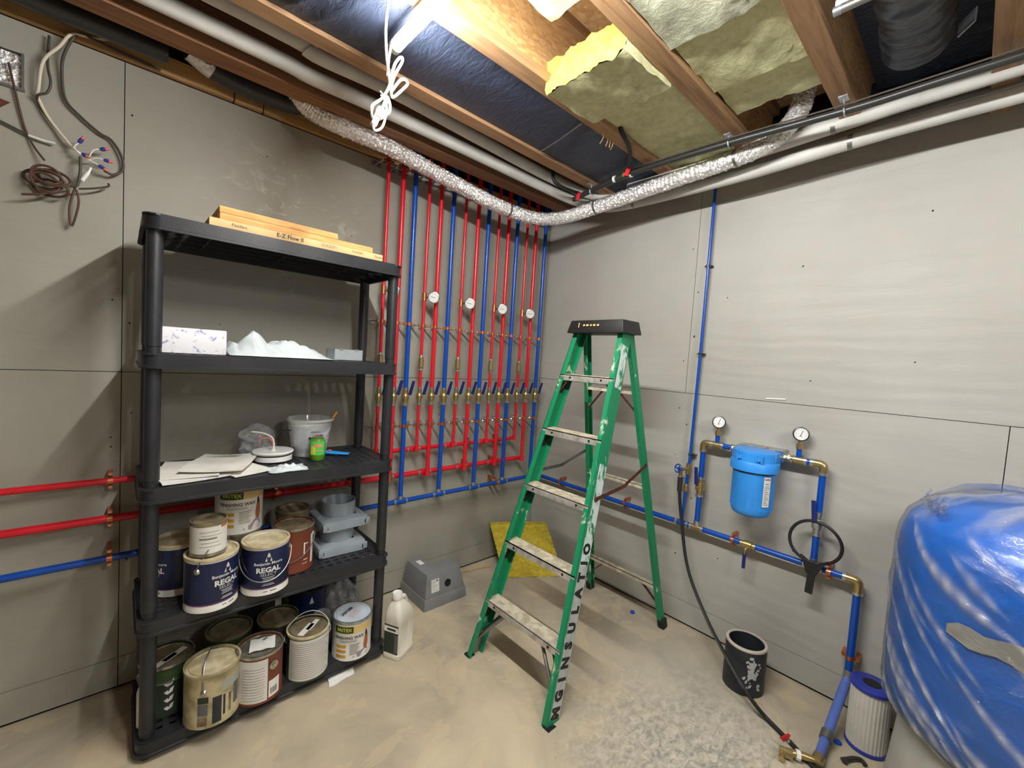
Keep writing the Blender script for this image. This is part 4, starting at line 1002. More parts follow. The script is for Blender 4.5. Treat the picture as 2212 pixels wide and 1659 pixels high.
# grey duct fittings
def duct_fitting(label, x, y, z, rz, tilt=0):
    t = thing('duct_fitting', label, 'fitting', (x, y, z), 'grey duct fittings on the fourth tier')
    R = Matrix.Rotation(rz, 3, 'Z'); o = V(x, y, z)
    def tr(b):
        b.v = [o+R @ (p) for p in b.v]; return b
    b = MB(); sq = .108
    out = rrect(-sq, sq, -sq, sq, .018, 4); n = len(out); vs = []
    for s_, zz in ((1,0),(1,.034),(.975,.042),(.60,.050)):
        vs += [(p[0]*s_, p[1]*s_, zz) for p in out]
    fs = [(i*n+k, i*n+(k+1) % n, (i+1)*n+(k+1) % n, (i+1)*n+k) for i in range(3) for k in range(n)]
    tr(b.add(vs, fs)).build('flange_plate', 'flange', t)
    tr(MB().lathe((0,0,0), [(.076,.046),(.077,.050),(.077,.112),(.073,.112),(.073,.046)], 36, capb=False, capt=False)).build('collar', 'flange', t)
    for sx in (-1, 1):
        tr(MB().box((sx*.094,-.1095,.020),(.014,.004,.014))).build('clip_hole', 'hole', t)
        tr(MB().box((sx*.100,-.108,.022),(.020,.012,.030))).build('corner_lug', 'flange', t, bevel=.002)
    return t
duct_fitting('lower of two stacked blue-grey duct flanges at the right of the fourth tier', -1.608, -.245, .498, -.05)
duct_fitting('upper of two stacked blue-grey duct flanges at the right of the fourth tier', -1.600, -.235, .612, .02)

# third tier
z3 = .951
t = thing('paper_stack', 'white instruction booklets lying fanned on the left of the third tier', 'booklet', (-2.09,-.30,z3))
def leaf(c, w_, d_, rz, zz, m, curl=.0, th=.004, nm='booklet'):
    R = Matrix.Rotation(rz, 3, 'Z'); b = MB()
    def f(u, v, top): 
        p = R @ V((u-.5)*w_, (v-.5)*d_, 0); return V(c[0]+p.x, c[1]+p.y, zz+top*th+curl*(u-.5)**2*4+curl*.4*sin(v*5+u*3))
    b.grid(lambda u, v: f(u, v, 1), 12, 10).grid(lambda u, v: f(u, v, 0), 12, 10)
    for k in range(2):
        b.grid(lambda u, v: f(u, k, v), 12, 1).grid(lambda u, v: f(k, u, v), 10, 1)
    return b.build(nm, m, t)
leaf((-2.20,-.315), .20, .27, .15, z3, 'paper', .004, .006)
leaf((-2.185,-.30), .19, .26, -.2, z3+.009, 'ivory', .004, .003)
leaf((-2.05,-.31), .15, .28, .35, z3+.001, 'ivory', .002, .004)
lf = leaf((-2.085,-.295), .20, .27, -.42, z3+.018, 'ivory', .007, .005)
pr = MB()
for k in range(5): pr.box((-2.075+.012*k, -.20-.004*k, z3+.0262+.001*k), (.10-.012*k,.002,.0005), Matrix.Rotation(-.42,3,'Z'))
pr.build('cover_print', 'inkgrey', lf, smooth=False)
# round ceiling light with wires
x, y = -1.893, -.238
t = thing('disc_light', 'white round disc light with wires sticking up, on the third tier', 'light fitting', (x, y, z3))
MB().lathe((x,y,z3), [(.074,.004),(.074,.022),(.068,.025)], 36).build('base_ring', 'white', t)
MB().lathe((x,y,z3), [(.064,.026),(.078,.034),(.080,.040),(.076,.043),(.060,.041),(.02,.040)], 36).build('disc', 'white', t)
MB().lathe((x,y,z3), [(.072,.0245),(.066,.029)], 36).build('shadow_gap', 'steel', t)
MB().lathe((x,y,z3), [(.010,.040),(.008,.048)], 12).build('cable_gland', 'white', t)
w_ = MB().tube(smoothpath([(x,y,z3+.045),(x+.002,y,z3+.075),(x-.006,y+.01,z3+.098),(x-.035,y+.03,z3+.114),(x-.075,y+.05,z3+.120)], 6), .0035, 8).build('white_wire', 'cordw', t)
MB().tube(smoothpath([(x,y,z3+.045),(x+.004,y,z3+.075),(x+.016,y+.005,z3+.108),(x+.045,y+.02,z3+.122),(x+.080,y+.03,z3+.118)], 6), .0028, 8).build('black_wire', 'rubber', t, label='black wire')
MB().tube(smoothpath([(x,y,z3+.05),(x-.004,y+.004,z3+.080),(x-.02,y+.01,z3+.096),(x-.045,y+.02,z3+.092),(x-.048,y+.02,z3+.07)], 6), .0024, 8).build('red_wire', 'pinkwire', t, label='red wire')
# clear bag behind
b = MB().grid(lambda u, v: V(-1.995+.130*u-.01*v+.010*wav(u*6, v*5, 1), -.120-.03*v+.030*sin(u*pi)*(1-v*.7)+.010*wav(u*9, v*8, 4), z3+.002+.150*v*(1-.45*abs(u-.5))), 20, 14)
b.grid(lambda u, v: V(-1.995+.130*u-.01*v+.010*wav(u*6, v*5, 7), -.150-.0*v-.035*sin(u*pi)*(1-v*.8)+.010*wav(u*9, v*8, 9), z3+.002+.150*v*(1-.45*abs(u-.5))), 20, 14)
tag(b.build('plastic_bag', 'bag'), 'clear plastic bag standing behind the white disc light, third tier', 'bag')
# translucent tub with pencil
x, y = -1.731, -.195
t = thing('plastic_tub', 'frosted plastic tub with smeared dark and red marks, third tier', 'tub', (x, y, z3))
MB().lathe((x,y,z3), [(.070,0),(.0725,.004),(.094,.158),(.100,.160),(.100,.172),(.096,.172),(.0915,.158),(.070,.006)], 40, capt=False).build('tub_wall', 'cup', t)
MB().lathe((x,y,z3), [(.098,.160),(.101,.163),(.101,.172),(.097,.172)], 40, capb=False, capt=False).build('tub_rim', mat('frosted_rim', (206, 204, 198), .4), t)
a = face(x, y); R = .0875
pr = MB()
pr.arc((x,y,z3), R+.0045, a+.05, a+.50, .118, .120, 6, .0004); pr.arc((x,y,z3), R+.002, a-.05, a+.15, .085, .095, 4, .0004); pr.build('dark_print', 'ink', t, smooth=False)
MB().arc((x,y,z3), R+.0035, a+.25, a+.62, .094, .104, 6, .0004).build('red_print', mat('maroon', (132, 20, 50), .5), t, label='maroon printed bar')
o = MB().cyl((-1.715,-.200,z3+.03), (-1.625,-.235,z3+.200), .0042, 6).build('pencil', 'yellow'); tag(o, 'yellow pencil leaning out of the frosted plastic tub', 'pencil')
# green soap bottle
x, y = -1.735, -.315; a = face(x, y)
t = thing('soap_bottle', 'squat clear bottle of green liquid with a green label, third tier', 'bottle', (x, y, z3))
MB().lathe((x,y,z3), [(.028,0),(.031,.004),(.033,.03),(.033,.075),(.030,.088),(.026,.096)], 28).build('bottle_wall', 'lime', t)
lb = MB().arc((x,y,z3), .0340, a-.95, a+1.0, .026, .086, 16, .0006).build('round_label', 'limelabel', t)
MB().arc((x,y,z3), .0346, a-.80, a-.2, .030, .066, 6, .0004).build('yellow_patch', 'limeyel', lb)
MB().arc((x,y,z3), .0350, a-.45, a+.55, .062, .075, 8, .0004).arc((x,y,z3), .0350, a-.15, a+.8, .042, .047, 8, .0004).build('coral_bars', 'coral', lb)
MB().lathe((x,y,z3), [(.0270,.094),(.0255,.100),(.018,.104)], 20).build('cap_ring', 'bottle', t)
# tube of sealant
t = thing('sealant_tube', 'bright blue flat tube lying on the third tier beside the tub', 'tube', (-1.655,-.285,z3))
d0, d1 = V(-1.705,-.215,z3+.011), V(-1.585,-.300,z3+.008); dd = (d1-d0); nn = V(0,0,1).cross(dd).normalized(); b = MB(); vs = []; n = 12
for i in range(9):
    q = i/8; p = d0+dd*(q*.82+.18); w1 = .010+.012*min(1, q*2.2); h1 = .010*(1-q)+.0022
    vs += [p+nn*w1*cos(2*pi*k/n)+V(0,0,h1*sin(2*pi*k/n)) for k in range(n)]
b.add(vs, [(i*n+k, i*n+(k+1) % n, (i+1)*n+(k+1) % n, (i+1)*n+k) for i in range(8) for k in range(n)]+[tuple(range(n))[::-1], tuple(8*n+k for k in range(n))])
b.build('tube_body', 'tubeblue', t)
MB().cyl(d0, d0+dd*.16, .006, 10, .008).build('nozzle', 'navy', t)
MB().beam(d0+dd*.36+V(0,0,.011), d0+dd*.44+V(0,0,.010), .026, .002, nn).build('pink_band', 'pinkwire', t, label='pink band')
# crumpled packet
def crumple(name, label, cat, x0, x1, y0, y1, z, hgt, m, seed, nu=22, nv=14):
    b = MB()
    def f(u, v, k):
        e = sin(pi*min(1, max(0, u)))*sin(pi*v); x = x0+(x1-x0)*u+.006*wav(v*6, seed, u); y = y0+(y1-y0)*v+.006*wav(u*6, seed, v)
        return V(x, y, z+.002+k*(hgt*(.35+.65*abs(wav(u*5+seed, v*5, seed)))*max(.12, e)))
    b.grid(lambda u, v: f(u, v, 1), nu, nv).grid(lambda u, v: f(u, v, 0), nu, nv)
    return tag(b.build(name, m), label, cat)
crumple('foil_packet', 'small crumpled white packet in front of the disc light, third tier', 'packet', -1.955, -1.815, -.472, -.375, z3, .026, 'tarp', 4)

# second tier
z2 = 1.399
t = thing('tissue_box', 'white box with lilac print at the left end of the second tier', 'box', (-2.19,-.30,z2))
MB().b2((-2.282,-.380,z2),(-2.095,-.225,z2+.090)).build('box_body', 'tissue', t, bevel=.004)
MB().b2((-2.225,-.325,z2+.090),(-2.150,-.280,z2+.0912)).build('slot', 'inkgrey', t, smooth=False)
b = MB()
def tf(u, v):
    x = -2.090+.395*u; y = -.42+.25*v
    h = max(.045*math.exp(-((u-.02)/.12)**2), .086*max(0, 1-abs(u-.20-.08*v)/.22), .058*max(0, 1-abs(u-.52)/.46)**.8)+.004
    h *= min(1, v*3.2)*(1-.55*max(0, v-.35))*(1+.20*wav(u*7+v*6, v*4-u*5, 2)+.22*(abs(sin(u*9+v*7+.6*sin(u*21)))-.5)+.10*abs(sin(u*33+v*21)))
    return V(x, y+.012*wav(u*7, v*3, 1), z2+.003+max(.0, h)*min(1, (1-u)*7)*min(1, u*14+.3))
b.grid(tf, 110, 40).grid(lambda u, v: V(tf(u, v).x, tf(u, v).y, z2+.001), 110, 40)
tag(b.build('poly_tarp', 'tarp'), 'bunched white plastic sheeting lying along the second tier', 'plastic sheeting')
o = MB().cyl((-1.90,-.14,z2+.05), (-1.79,-.13,z2+.066), .0035, 6).build('pencil', 'yellow'); tag(o, 'yellow pencil tip sticking out behind the white plastic sheeting', 'pencil')
t = thing('metal_box', 'small pale grey metal junction box lying on the second tier', 'box', (-1.63,-.30,z2))
mb = MB().b2((-1.690,-.350,z2),(-1.562,-.250,z2+.003)).b2((-1.690,-.350,z2),(-1.562,-.346,z2+.050)).b2((-1.690,-.254,z2),(-1.562,-.250,z2+.050)).b2((-1.690,-.350,z2),(-1.686,-.250,z2+.050)).b2((-1.566,-.350,z2),(-1.562,-.250,z2+.050))
mb.build('box_body', mat('pale_steel', (188, 198, 202), .4, .5), t, smooth=False)
for x in (-1.66, -1.59): MB().b2((x-.008,-.352,z2+.046),(x+.008,-.340,z2+.053)).build('tab', 'zinc', t)

# filter boxes on top
z1 = 1.8435
def fbox(label, x0, x1, y0, y1, z, h, m):
    t = thing('filter_box', label, 'box', ((x0+x1)/2, (y0+y1)/2, z), 'flat cardboard boxes on the top tier')
    MB().b2((x0,y0,z),(x1,y1,z+h)).build('carton', m, t, bevel=.0025); return t
t = fbox('lowest flat cardboard box on top of the shelf, with black printing', -2.168, -1.543, -.472, -.02, z1, .0275, 'kraft2')
MB().ptext('E-Z Flow II', .021, (-1.915,-.4725,z1+.0145), (1,0,0), (0,0,1), .0004).build('lettering', 'ink', t, smooth=False)
MB().ptext('20X20X1', .017, (-1.770,-.4725,z1+.0145), (1,0,0), (0,0,1)).build('size_lettering', 'inkgrey', t, smooth=False)
MB().ptext('FLANDERS', .010, (-1.655,-.4725,z1+.0150), (1,0,0), (0,0,1)).ptext('Flanders', .014, (-2.080,-.4725,z1+.0145), (1,0,0), (0,0,1)).ptext('Flanders', .012, (-1.560,-.4725,z1+.0145), (1,0,0), (0,0,1)).build('maker_lettering', 'ink', t, smooth=False)
fbox('middle flat cardboard box on top of the shelf, longer than the one above', -2.138, -1.588, -.468, -.02, z1+.0280, .0225, 'kraft')
fbox('uppermost and shortest flat cardboard box on top of the shelf', -2.139, -1.736, -.467, -.02, z1+.0510, .0225, 'kraft')
# ------------------------------------------------------------------ step ladder
ld_ = thing('step_ladder', 'green fibreglass step ladder with aluminium treads and black top cap', 'ladder', (-.62,-.97,0))
FB = {-1: V(-1.135,-1.243,0), 1: V(-1.135,-.717,0)}; FT = {-1: V(-.645,-1.135,1.63), 1: V(-.645,-.845,1.63)}   # -1 = right rail in the picture
def fr(s_, z): return FB[s_]+(FT[s_]-FB[s_])*(z/1.63)
def lerp_in(z): return (abs(fr(1, z).y-fr(-1, z).y))
DW = .074                                  # rail depth, measured along the climb direction
fdir = (FT[1]-FB[1]); fdir = V(fdir.x, 0, fdir.z).normalized(); dep = V(fdir.z, 0, -fdir.x)   # dep points backwards (+x)
for s_ in (-1, 1):
    b, tp = FB[s_], FT[s_]; d = (tp-b).normalized(); inw = V(0, -s_, 0)
    web = MB().beam(b+dep*DW/2+V(0,0,.0), tp+dep*DW/2, .0045, DW, inw)
    web.beam(b+dep*.0025+inw*.013, tp+dep*.0025+inw*.013, .027, .005, inw).beam(b+dep*(DW-.0025)+inw*.013, tp+dep*(DW-.0025)+inw*.013, .027, .005, inw)
    r_ = web.build('front_rail', 'splash', ld_, smooth=False)
    if s_ == -1:
        p0, p1 = fr(s_, .03), fr(s_, .715); off = V(0,-.0027,0)
        MB().beam(p0+dep*.041+off, p1+dep*.041+off, .0010, .060, inw).build('painted_band', 'railgrey', r_, smooth=False, label='pale grey painted band with black stencil letters')
        p2, p3 = fr(s_, .60), fr(s_, 1.02)
        MB().beam(p2+dep*.043+off*1.2, p3+dep*.043+off*1.2, .0010, .056, inw).build('paint_scrape', 'scuff', r_, smooth=False, label='white paint scrapes')
        p2, p3 = fr(s_, 1.36), fr(s_, 1.56)
        MB().beam(p2+dep*.040+off*1.2, p3+dep*.040+off*1.2, .0010, .052, inw).build('paint_scrape', 'scuff', r_, smooth=False, label='white paint scrapes')
        tx = MB(); n = 0
        for ch, zc in zip('MGINSULATIO', (.052,.113,.172,.232,.296,.362,.428,.494,.556,.612,.668)):
            # letters stand on their sides: read from the bottom of the rail upwards
            vs, fs = textgeo(ch, .066, .0045); o = fr(s_, zc)+dep*.041+V(0,-.0040,0)
            tx.add([o+d*(p.x*.88)-dep*(p.y*.98) for p in vs], fs)
        tx.build('stencil_letters', 'ink', r_, smooth=False)
    f0 = MB().beam(b+dep*DW/2-V(0,0,.004), b+dep*DW/2+d*.012, .034, DW+.006, inw).build('rail_foot', 'rubber', r_, smooth=False)
    bp_ = MB().beam(b+dep*DW/2+inw*.004+d*.02, b+dep*DW/2+inw*.004+d*.13, .003, DW-.014, inw).build('rail_plate', 'steel', r_, smooth=False)
for k, z in enumerate((.275,.555,.838,1.117,1.395)):
    a, b = fr(-1, z), fr(1, z); y0, y1 = a.y+.003, b.y-.003; x0 = a.x-.004
    st = MB().b2((x0,y0,z-.030),(x0+.004,y1,z)).b2((x0,y0,z-.004),(x0+.080,y1,z)).b2((x0+.076,y0,z-.024),(x0+.080,y1,z)).build('tread', 'alu', ld_, smooth=False)
    rg = MB()
    for q in range(7): rg.b2((x0+.005+q*.0105,y0+.002,z),(x0+.0115+q*.0105,y1-.002,z+.0022))
    rg.build('tread_ridges', 'aludust', st, smooth=False)
    rv = MB()
    for y in (y0+.065, y1-.065): rv.cyl((x0-.0018,y,z-.015),(x0+.001,y,z-.015), .0055, 10)
    rv.build('rivet', 'hole', st)
    gs = MB()
    for s_ in (-1, 1):
        p = fr(s_, z-.032); q = fr(s_, z-.085); iy = V(0,-s_*.004,0); gs.prism([p+iy+dep*.008, p+iy+dep*.066, q+iy+dep*.052, q+iy+dep*.026], (0,-s_*.002,0))
    gs.build('tread_shade', 'rubber', st, smooth=False)  # dark plates standing in for the tread's shadow on the rail
z = .275; a, b = fr(-1, z), fr(1, z)
for s_, yy in ((-1, a.y+.145), (1, b.y-.145)):
    e = fr(s_, .085)
    MB().tube([(a.x+.030, yy, z-.010), (e.x+.030, e.y-s_*.010, e.z)], .0085, 8).build('knee_brace', 'steel', ld_)
    MB().tube([(a.x+.062, yy+s_*.03, z-.010), (e.x+.066, e.y-s_*.010, e.z+.02)], .0065, 8).build('knee_brace', 'abs', ld_)
for s_ in (-1, 1):
    e = fr(s_, 1.30)
    MB().tube([(fr(s_, 1.38).x+.02, fr(s_, 1.38).y-s_*.05, 1.372), (e.x+.02, e.y-s_*.008, e.z)], .0045, 8).build('tread_brace', 'rust', ld_)
# rear section
BB = {-1: V(-.118,-1.200,0), 1: V(-.114,-.690,0)}; BT = {-1: V(-.560,-1.122,1.63), 1: V(-.560,-.848,1.63)}
def br(s_, z): return BB[s_]+(BT[s_]-BB[s_])*(z/1.63)
bd = (BT[1]-BB[1]).normalized()
for s_ in (-1, 1):
    inw = V(0,-s_,0); b, tp = BB[s_], BT[s_]
    m = MB().beam(b, tp, .004, .040, inw).beam(b+inw*.010+V(-.018,0,0), tp+inw*.010+V(-.018,0,0), .022, .004, inw).beam(b+inw*.010+V(.018,0,0), tp+inw*.010+V(.018,0,0), .022, .004, inw)
    r_ = m.build('rear_rail', 'splash', ld_, smooth=False)
    MB().beam(b-V(0,0,.002), b+(tp-b).normalized()*.055, .034, .046, inw).build('rubber_foot', 'rubber', r_, smooth=False, bevel=.004)
for z in (.245,.825,1.325):
    a, b = br(-1, z), br(1, z)
    c_ = MB().b2((a.x-.016,a.y+.003,z-.0095),(a.x-.012,b.y-.003,z+.0095)).b2((a.x-.016,a.y+.003,z+.0065),(a.x+.016,b.y-.003,z+.0095)).build('rear_bar', 'aludust', ld_, smooth=False)
    if z != .825:
        for s_ in (-1, 1):
            e = br(s_, z-.115); q = br(s_, z)
            MB().beam((q.x, q.y-s_*.11, z-.004), (e.x, e.y-s_*.010, e.z), .016, .004, V(1,0,0)).build('bar_brace', 'rust', c_, smooth=False)
for s_, m_ in ((-1,'rust'),(1,'steel')):
    zf = .872 if s_ < 0 else .895; p = fr(s_, zf)+dep*.03+V(0,s_*.008,0); q = br(s_, .955)+V(0,s_*.008,0); md_ = (p+q)/2+V(.02,0,-.028)
    MB().beam(p, md_, .003, .017, V(0,1,0)).beam(md_-V(.01,0,0), q, .003, .017, V(0,1,0)).cyl(md_+V(0,-.004,0), md_+V(0,.004,0), .008, 10).cyl(p+V(0,-.004,0), p+V(0,.004,0), .011, 10).build('spreader', m_, ld_, smooth=False)
# cap
cz0, cz1 = 1.608, 1.672
cp = MB(); vs = [(-.690,-1.163,cz0),(-.525,-1.163,cz0),(-.525,-.825,cz0),(-.690,-.825,cz0),(-.678,-1.150,cz1),(-.537,-1.150,cz1),(-.537,-.842,cz1),(-.678,-.842,cz1)]
cp.add(vs, [(3,2,1,0),(4,5,6,7),(0,1,5,4),(1,2,6,5),(2,3,7,6),(3,0,4,7)])
cp = cp.build('top_cap', 'cap', ld_, bevel=.006)
tx = MB(); nrm = V(-.064,0,.012).normalized()
o_ = V(-.6842,-.985,1.643)+V(-.0022,0,0)
tx.ptext('I', .034, o_+V(0,.085,.002), (0,-1,0), (.012,0,.064), .0008)
for k, (dy, wd) in enumerate(((.05,.016),(.03,.020),(.008,.014),(-.012,.018),(-.034,.016))): tx.beam(o_+V(.0,dy+wd/2,.002), o_+V(0,dy-wd/2+.004,.003), .009, .0008, (.012,0,.064))
tx.build('worn_lettering', 'gold', cp, smooth=False)

# ------------------------------------------------------------------ on the floor
t = thing('equipment_cover', 'grey L-shaped plastic equipment cover on the floor by the left wall', 'cover', (-.965,-.15,0))
def ring(pts, z): return [(x, y, z) for x, y in pts]
bx0, bx1, by0, by1 = -1.118, -.822, -.292, -.010
lo_ = [(bx0,by0),(bx1,by0),(bx1,by1),(bx0,by1)]
MB().add(ring(lo_,0)+ring([(bx0+.006,by0+.006),(bx1-.006,by0+.006),(bx1-.006,by1-.006),(bx0+.006,by1-.006)],.062), [(3,2,1,0),(4,5,6,7),(0,1,5,4),(1,2,6,5),(2,3,7,6),(3,0,4,7)]).build('skirt', 'gray', t, bevel=.003)
k0 = [(bx0+.010,by0+.010),(bx1-.010,by0+.010),(bx1-.010,by0+.165),(bx0+.145,by0+.165),(bx0+.145,by1-.010),(bx0+.010,by1-.010)]
k1 = [(bx0+.026,by0+.028),(bx1-.045,by0+.028),(bx1-.045,by0+.135),(bx0+.118,by0+.135),(bx0+.118,by1-.030),(bx0+.026,by1-.030)]
MB().add(ring(k0,.060)+ring(k1,.196), [(5,4,3,2,1,0),(6,7,8,9,10,11)]+[(i,(i+1)%6,6+(i+1)%6,6+i) for i in range(6)]).build('raised_hood', 'gray', t, bevel=.004)
nf = V(0,-.136,.018).normalized(); q = V(-.955,by0+.0175,.118)+nf*.0012
MB().cyl(q-nf*.004, q+nf*.001, .0215, 22).build('round_hole', 'hole', t)
q = V(-1.040,by0+.0185,.126); uq = V(0,.018,.136).normalized(); MB().beam(q-uq*.036+nf*.0010, q+uq*.036+nf*.0010, .052, .0006, (1,0,0)).build('spec_label', 'paper', t, smooth=False)
pr = MB()
for k in range(7): pr.beam(q+uq*(.028-k*.009)+V(-.022,0,0)+nf*.0016, q+uq*(.028-k*.009)+V(.018-.012*(k % 3),0,0)+nf*.0016, .0022, .0003, uq)
pr.beam(q+uq*.027+V(.008,0,0)+nf*.0017, q+uq*.027+V(.020,0,0)+nf*.0017, .010, .0003, uq)
pr.build('label_print', 'inkgrey', t, smooth=False)
MB().box((-1.045,-.105,.1966),(.030,.055,.0006)).build('top_sticker', 'paper', t, smooth=False)
MB().cyl((bx1-.012,by0+.05,.085),(bx1-.003,by0+.05,.083), .010, 12).build('side_knob', 'white', t)
# jug
jx, jy = -1.378, -.485
t = thing('jug', 'white plastic jug with screw cap and dark green label beside the shelf', 'jug', (jx, jy, 0))
rz = radians(27); Rz = Matrix.Rotation(rz, 3, 'Z')
def place(b): b.v = [V(jx, jy, 0)+(Rz @ p)*1.13 for p in b.v]; return b
b = MB(); lev = [(0,.055,.040,.012),(.004,.057,.042,.014),(.022,.057,.042,.014),(.024,.0555,.0405,.014),(.150,.0555,.0405,.014),(.158,.057,.042,.016),(.185,.054,.041,.02),(.212,.044,.036,.022),(.232,.030,.027,.02),(.244,.020,.020,.019),(.252,.0185,.0185,.018)]
vs = []; L = 24
for z, hx, hy, r in lev:
    p = rrect(-hx, hx, -hy, hy, min(r, hx*.98, hy*.98), 5); sh_ = max(0, z-.16)*-.28
    vs += [(x+sh_, y, z) for x, y in p]
b.add(vs, [(i*L+j, i*L+(j+1) % L, (i+1)*L+(j+1) % L, (i+1)*L+j) for i in range(len(lev)-1) for j in range(L)]+[tuple(range(L))[::-1], tuple((len(lev)-1)*L+j for j in range(L))])
place(b).build('jug_body', 'jug', t)
place(MB().lathe((-.0255,0,.250), [(.0205,0),(.0215,.004),(.0215,.022),(.0195,.026),(.015,.025),(.014,.023)], 26)).build('screw_cap', 'white', t)
place(MB().tube(smoothpath([(.004,0,.238),(.024,0,.236),(.038,0,.212),(.046,0,.178),(.044,0,.150)], 6), .0095, 10)).build('handle', 'jug', t)
place(MB().b2((-.0568,-.034,.028),(-.0552,.034,.148))).build('label', 'dkgreen', t, smooth=False)
place(MB().b2((-.0572,-.034,.118),(-.0560,.034,.142))).build('label_band', 'paper', t, smooth=False)
place(MB().b2((-.0572,-.034,.034),(-.0560,-.018,.110))).build('label_blue', 'floordust', t, smooth=False)
place(MB().b2((-.0577,-.022,.126),(-.0570,.020,.134))).build('label_print', 'ink', t, smooth=False)
place(MB().b2((.012,-.0430,.024),(.0135,-.0405,.150))).build('mould_seam', 'jug', t, smooth=False)
# white bottle left of the shelf
o = thing('white_bottle', 'slim white bottle with black cap tucked behind the front left shelf post, bottom tier', 'bottle', (-2.316,-.374,.0705))
MB().lathe((-2.316,-.374,.0705), [(.016,0),(.0175,.003),(.0175,.055),(.0165,.057),(.0175,.059),(.0175,.125),(.014,.140),(.009,.148),(.009,.155)], 26).build('bottle_wall', 'white', o)
MB().cyl((-2.316,-.374,.222),(-2.316,-.374,.252), .0115, 18).build('bottle_cap', 'abs', o)
# insulation slab in the corner
f0, f1 = V(-.495,-.268,.002), V(-.150,-.490,.002); tl, tr2 = V(-.462,-.058,.285), V(-.118,-.275,.285); nrm = (f1-f0).cross(tl-f0).normalized(); th_ = .062
if nrm.y > 0: nrm = -nrm
b = MB()
def sl(u, v, k):
    p = f0+(f1-f0)*u+(tl-f0)*v; e = .008*wav(u*9, v*11, k*3)
    rag = .006*wav(u*30, v*34, 5+k)
    return p-nrm*(th_*k)+V(0,0,th_*k*.55)*(1)+nrm*(e+rag*.6)+(f1-f0).normalized()*(rag if u in (0, 1) else 0)
for k in (0, 1): b.grid(lambda u, v: sl(u, v, k), 26, 24)
for k in (0, 1): b.grid(lambda u, v: sl(u, k, v), 26, 6); b.grid(lambda u, v: sl(k, u, v), 24, 6)
tag(b.build('insulation_slab', 'woolfloor'), 'yellow insulation slab leaning in the corner behind the ladder', 'insulation')
o = MB().tube(smoothpath([(-.98,-.035,.010),(-.75,-.045,.006),(-.56,-.075,.006),(-.46,-.10,.005)], 5), .0055, 6).build('wood_strip', 'yarn')
tag(o, 'thin pale strip lying on the floor along the left wall by the grey cover', 'strip')
# pail
px, py = -.222, -1.655
t = thing('pail', 'open black pail with pale rim and paint spots under the hose', 'pail', (px, py, 0))
MB().lathe((px,py,0), [(.082,0),(.086,.004),(.086,.212),(.073,.212),(.073,.02)], 40, capt=False).build('pail_wall', 'charcoal', t)
MB().lathe((px,py,0), [(.0865,.206),(.0870,.212),(.0845,.2155),(.0745,.2155),(.0730,.210)], 40, capb=False, capt=False).build('rim', 'yarn' if False else mat('pail_rim', (196, 184, 170), .6), t)
MB().grid(lambda u, v: V(px+.072*(2*v-1)*cos(pi*u), py+.072*(2*v-1)*sin(pi*u), .085+.035*wav(cos(pi*u)*v*8, v*9, u*5)), 20, 16).build('rubbish', 'crackledirt', t)
sp = MB(); a = face(px, py); random.seed(3)
for k in range(46):
    aa = a+random.gauss(.42, .20); zz = random.gauss(.125, .035); w1 = random.uniform(.003, .009); nn_ = 7; q0 = random.uniform(0, 6)
    if not .02 < zz < .195: continue
    f = [(aa+w1/.0866*cos(2*pi*i/nn_)*(1+.4*sin(i*2.1+q0)), zz+w1*1.3*sin(2*pi*i/nn_)*(1+.4*cos(i*1.7+q0))) for i in range(nn_)]
    sp.add([(px+.0864*cos(u), py+.0864*sin(u), v) for u, v in f], [tuple(range(nn_))])
sp.build('paint_spot', 'paintspot', t, kind='stuff')
# filter cartridge
cx2, cy2 = -.178, -2.098
t = thing('filter_cartridge', 'white pleated filter cartridge with blue end caps standing by the tank', 'filter', (cx2, cy2, 0))
MB().lathe((cx2,cy2,0), [(.066,0),(.068,.004),(.068,.014),(.062,.016)], 36).build('bottom_cap', 'cartblue', t)
MB().lathe((cx2,cy2,0), [(.0635,.014),(.0635,.245)], 96, fn=lambda a_, r, z: r*(1+.018*cos(a_*32))).build('pleats', 'cartridge', t)
MB().lathe((cx2,cy2,0), [(.062,.243),(.0695,.246),(.0695,.258),(.064,.262),(.030,.262),(.029,.255)], 36).build('top_cap', 'cartblue', t)
MB().cyl((cx2,cy2,.2545),(cx2,cy2,.2630), .0285, 24).build('bore', 'rubber', t)
for nm, lab, x, y, r, h, m_, cat in (('bottle_cap','small blue bottle cap on the floor behind the ladder',-.139,-1.018,.013,.011,'tubeblue','cap'),):
    tag(MB().lathe((x,y,0), [(r*.97,0),(r,.002),(r,h*.8),(r*.9,h)], 20).build(nm, 'blue'), lab, cat)
tag(MB().lathe((-.252,-2.022,.0), [(.014,0),(.015,.003),(.012,.008)], 14).build('plastic_plug', 'blue'), 'tiny blue plastic plug on the floor beside the sloping pale pipe', 'plug')
o = MB().tube(smoothpath([(-.345,-2.050,.008),(-.328,-2.066,.012),(-.305,-2.078,.010),(-.285,-2.100,.008),(-.300,-2.115,.008)], 5), [.008]*21, 8).box((-.340,-2.062,.008),(.020,.012,.014)).build('plastic_clip', 'abs'); tag(o, 'black curved plastic clip on the floor in front of the cartridge', 'clip')
o = MB().box((-.292,-1.722,.0025),(.006,.075,.004),Matrix.Rotation(.2,3,'Z')).build('splinter', 'yarn'); tag(o, 'tan wood splinter on the floor in front of the pail', 'splinter')
b = MB().grid(lambda u, v: V(-1.715+.115*u+.01*v, -.520+.052*v+.02*u, .002+.020*v*(.4+u*.6)+.004*wav(u*6, v*5, 2)), 10, 6)
b.grid(lambda u, v: V(-1.715+.115*u+.01*v, -.520+.052*v+.02*u, .0005+.018*v*(.4+u*.6)+.004*wav(u*6, v*5, 2)), 10, 6)
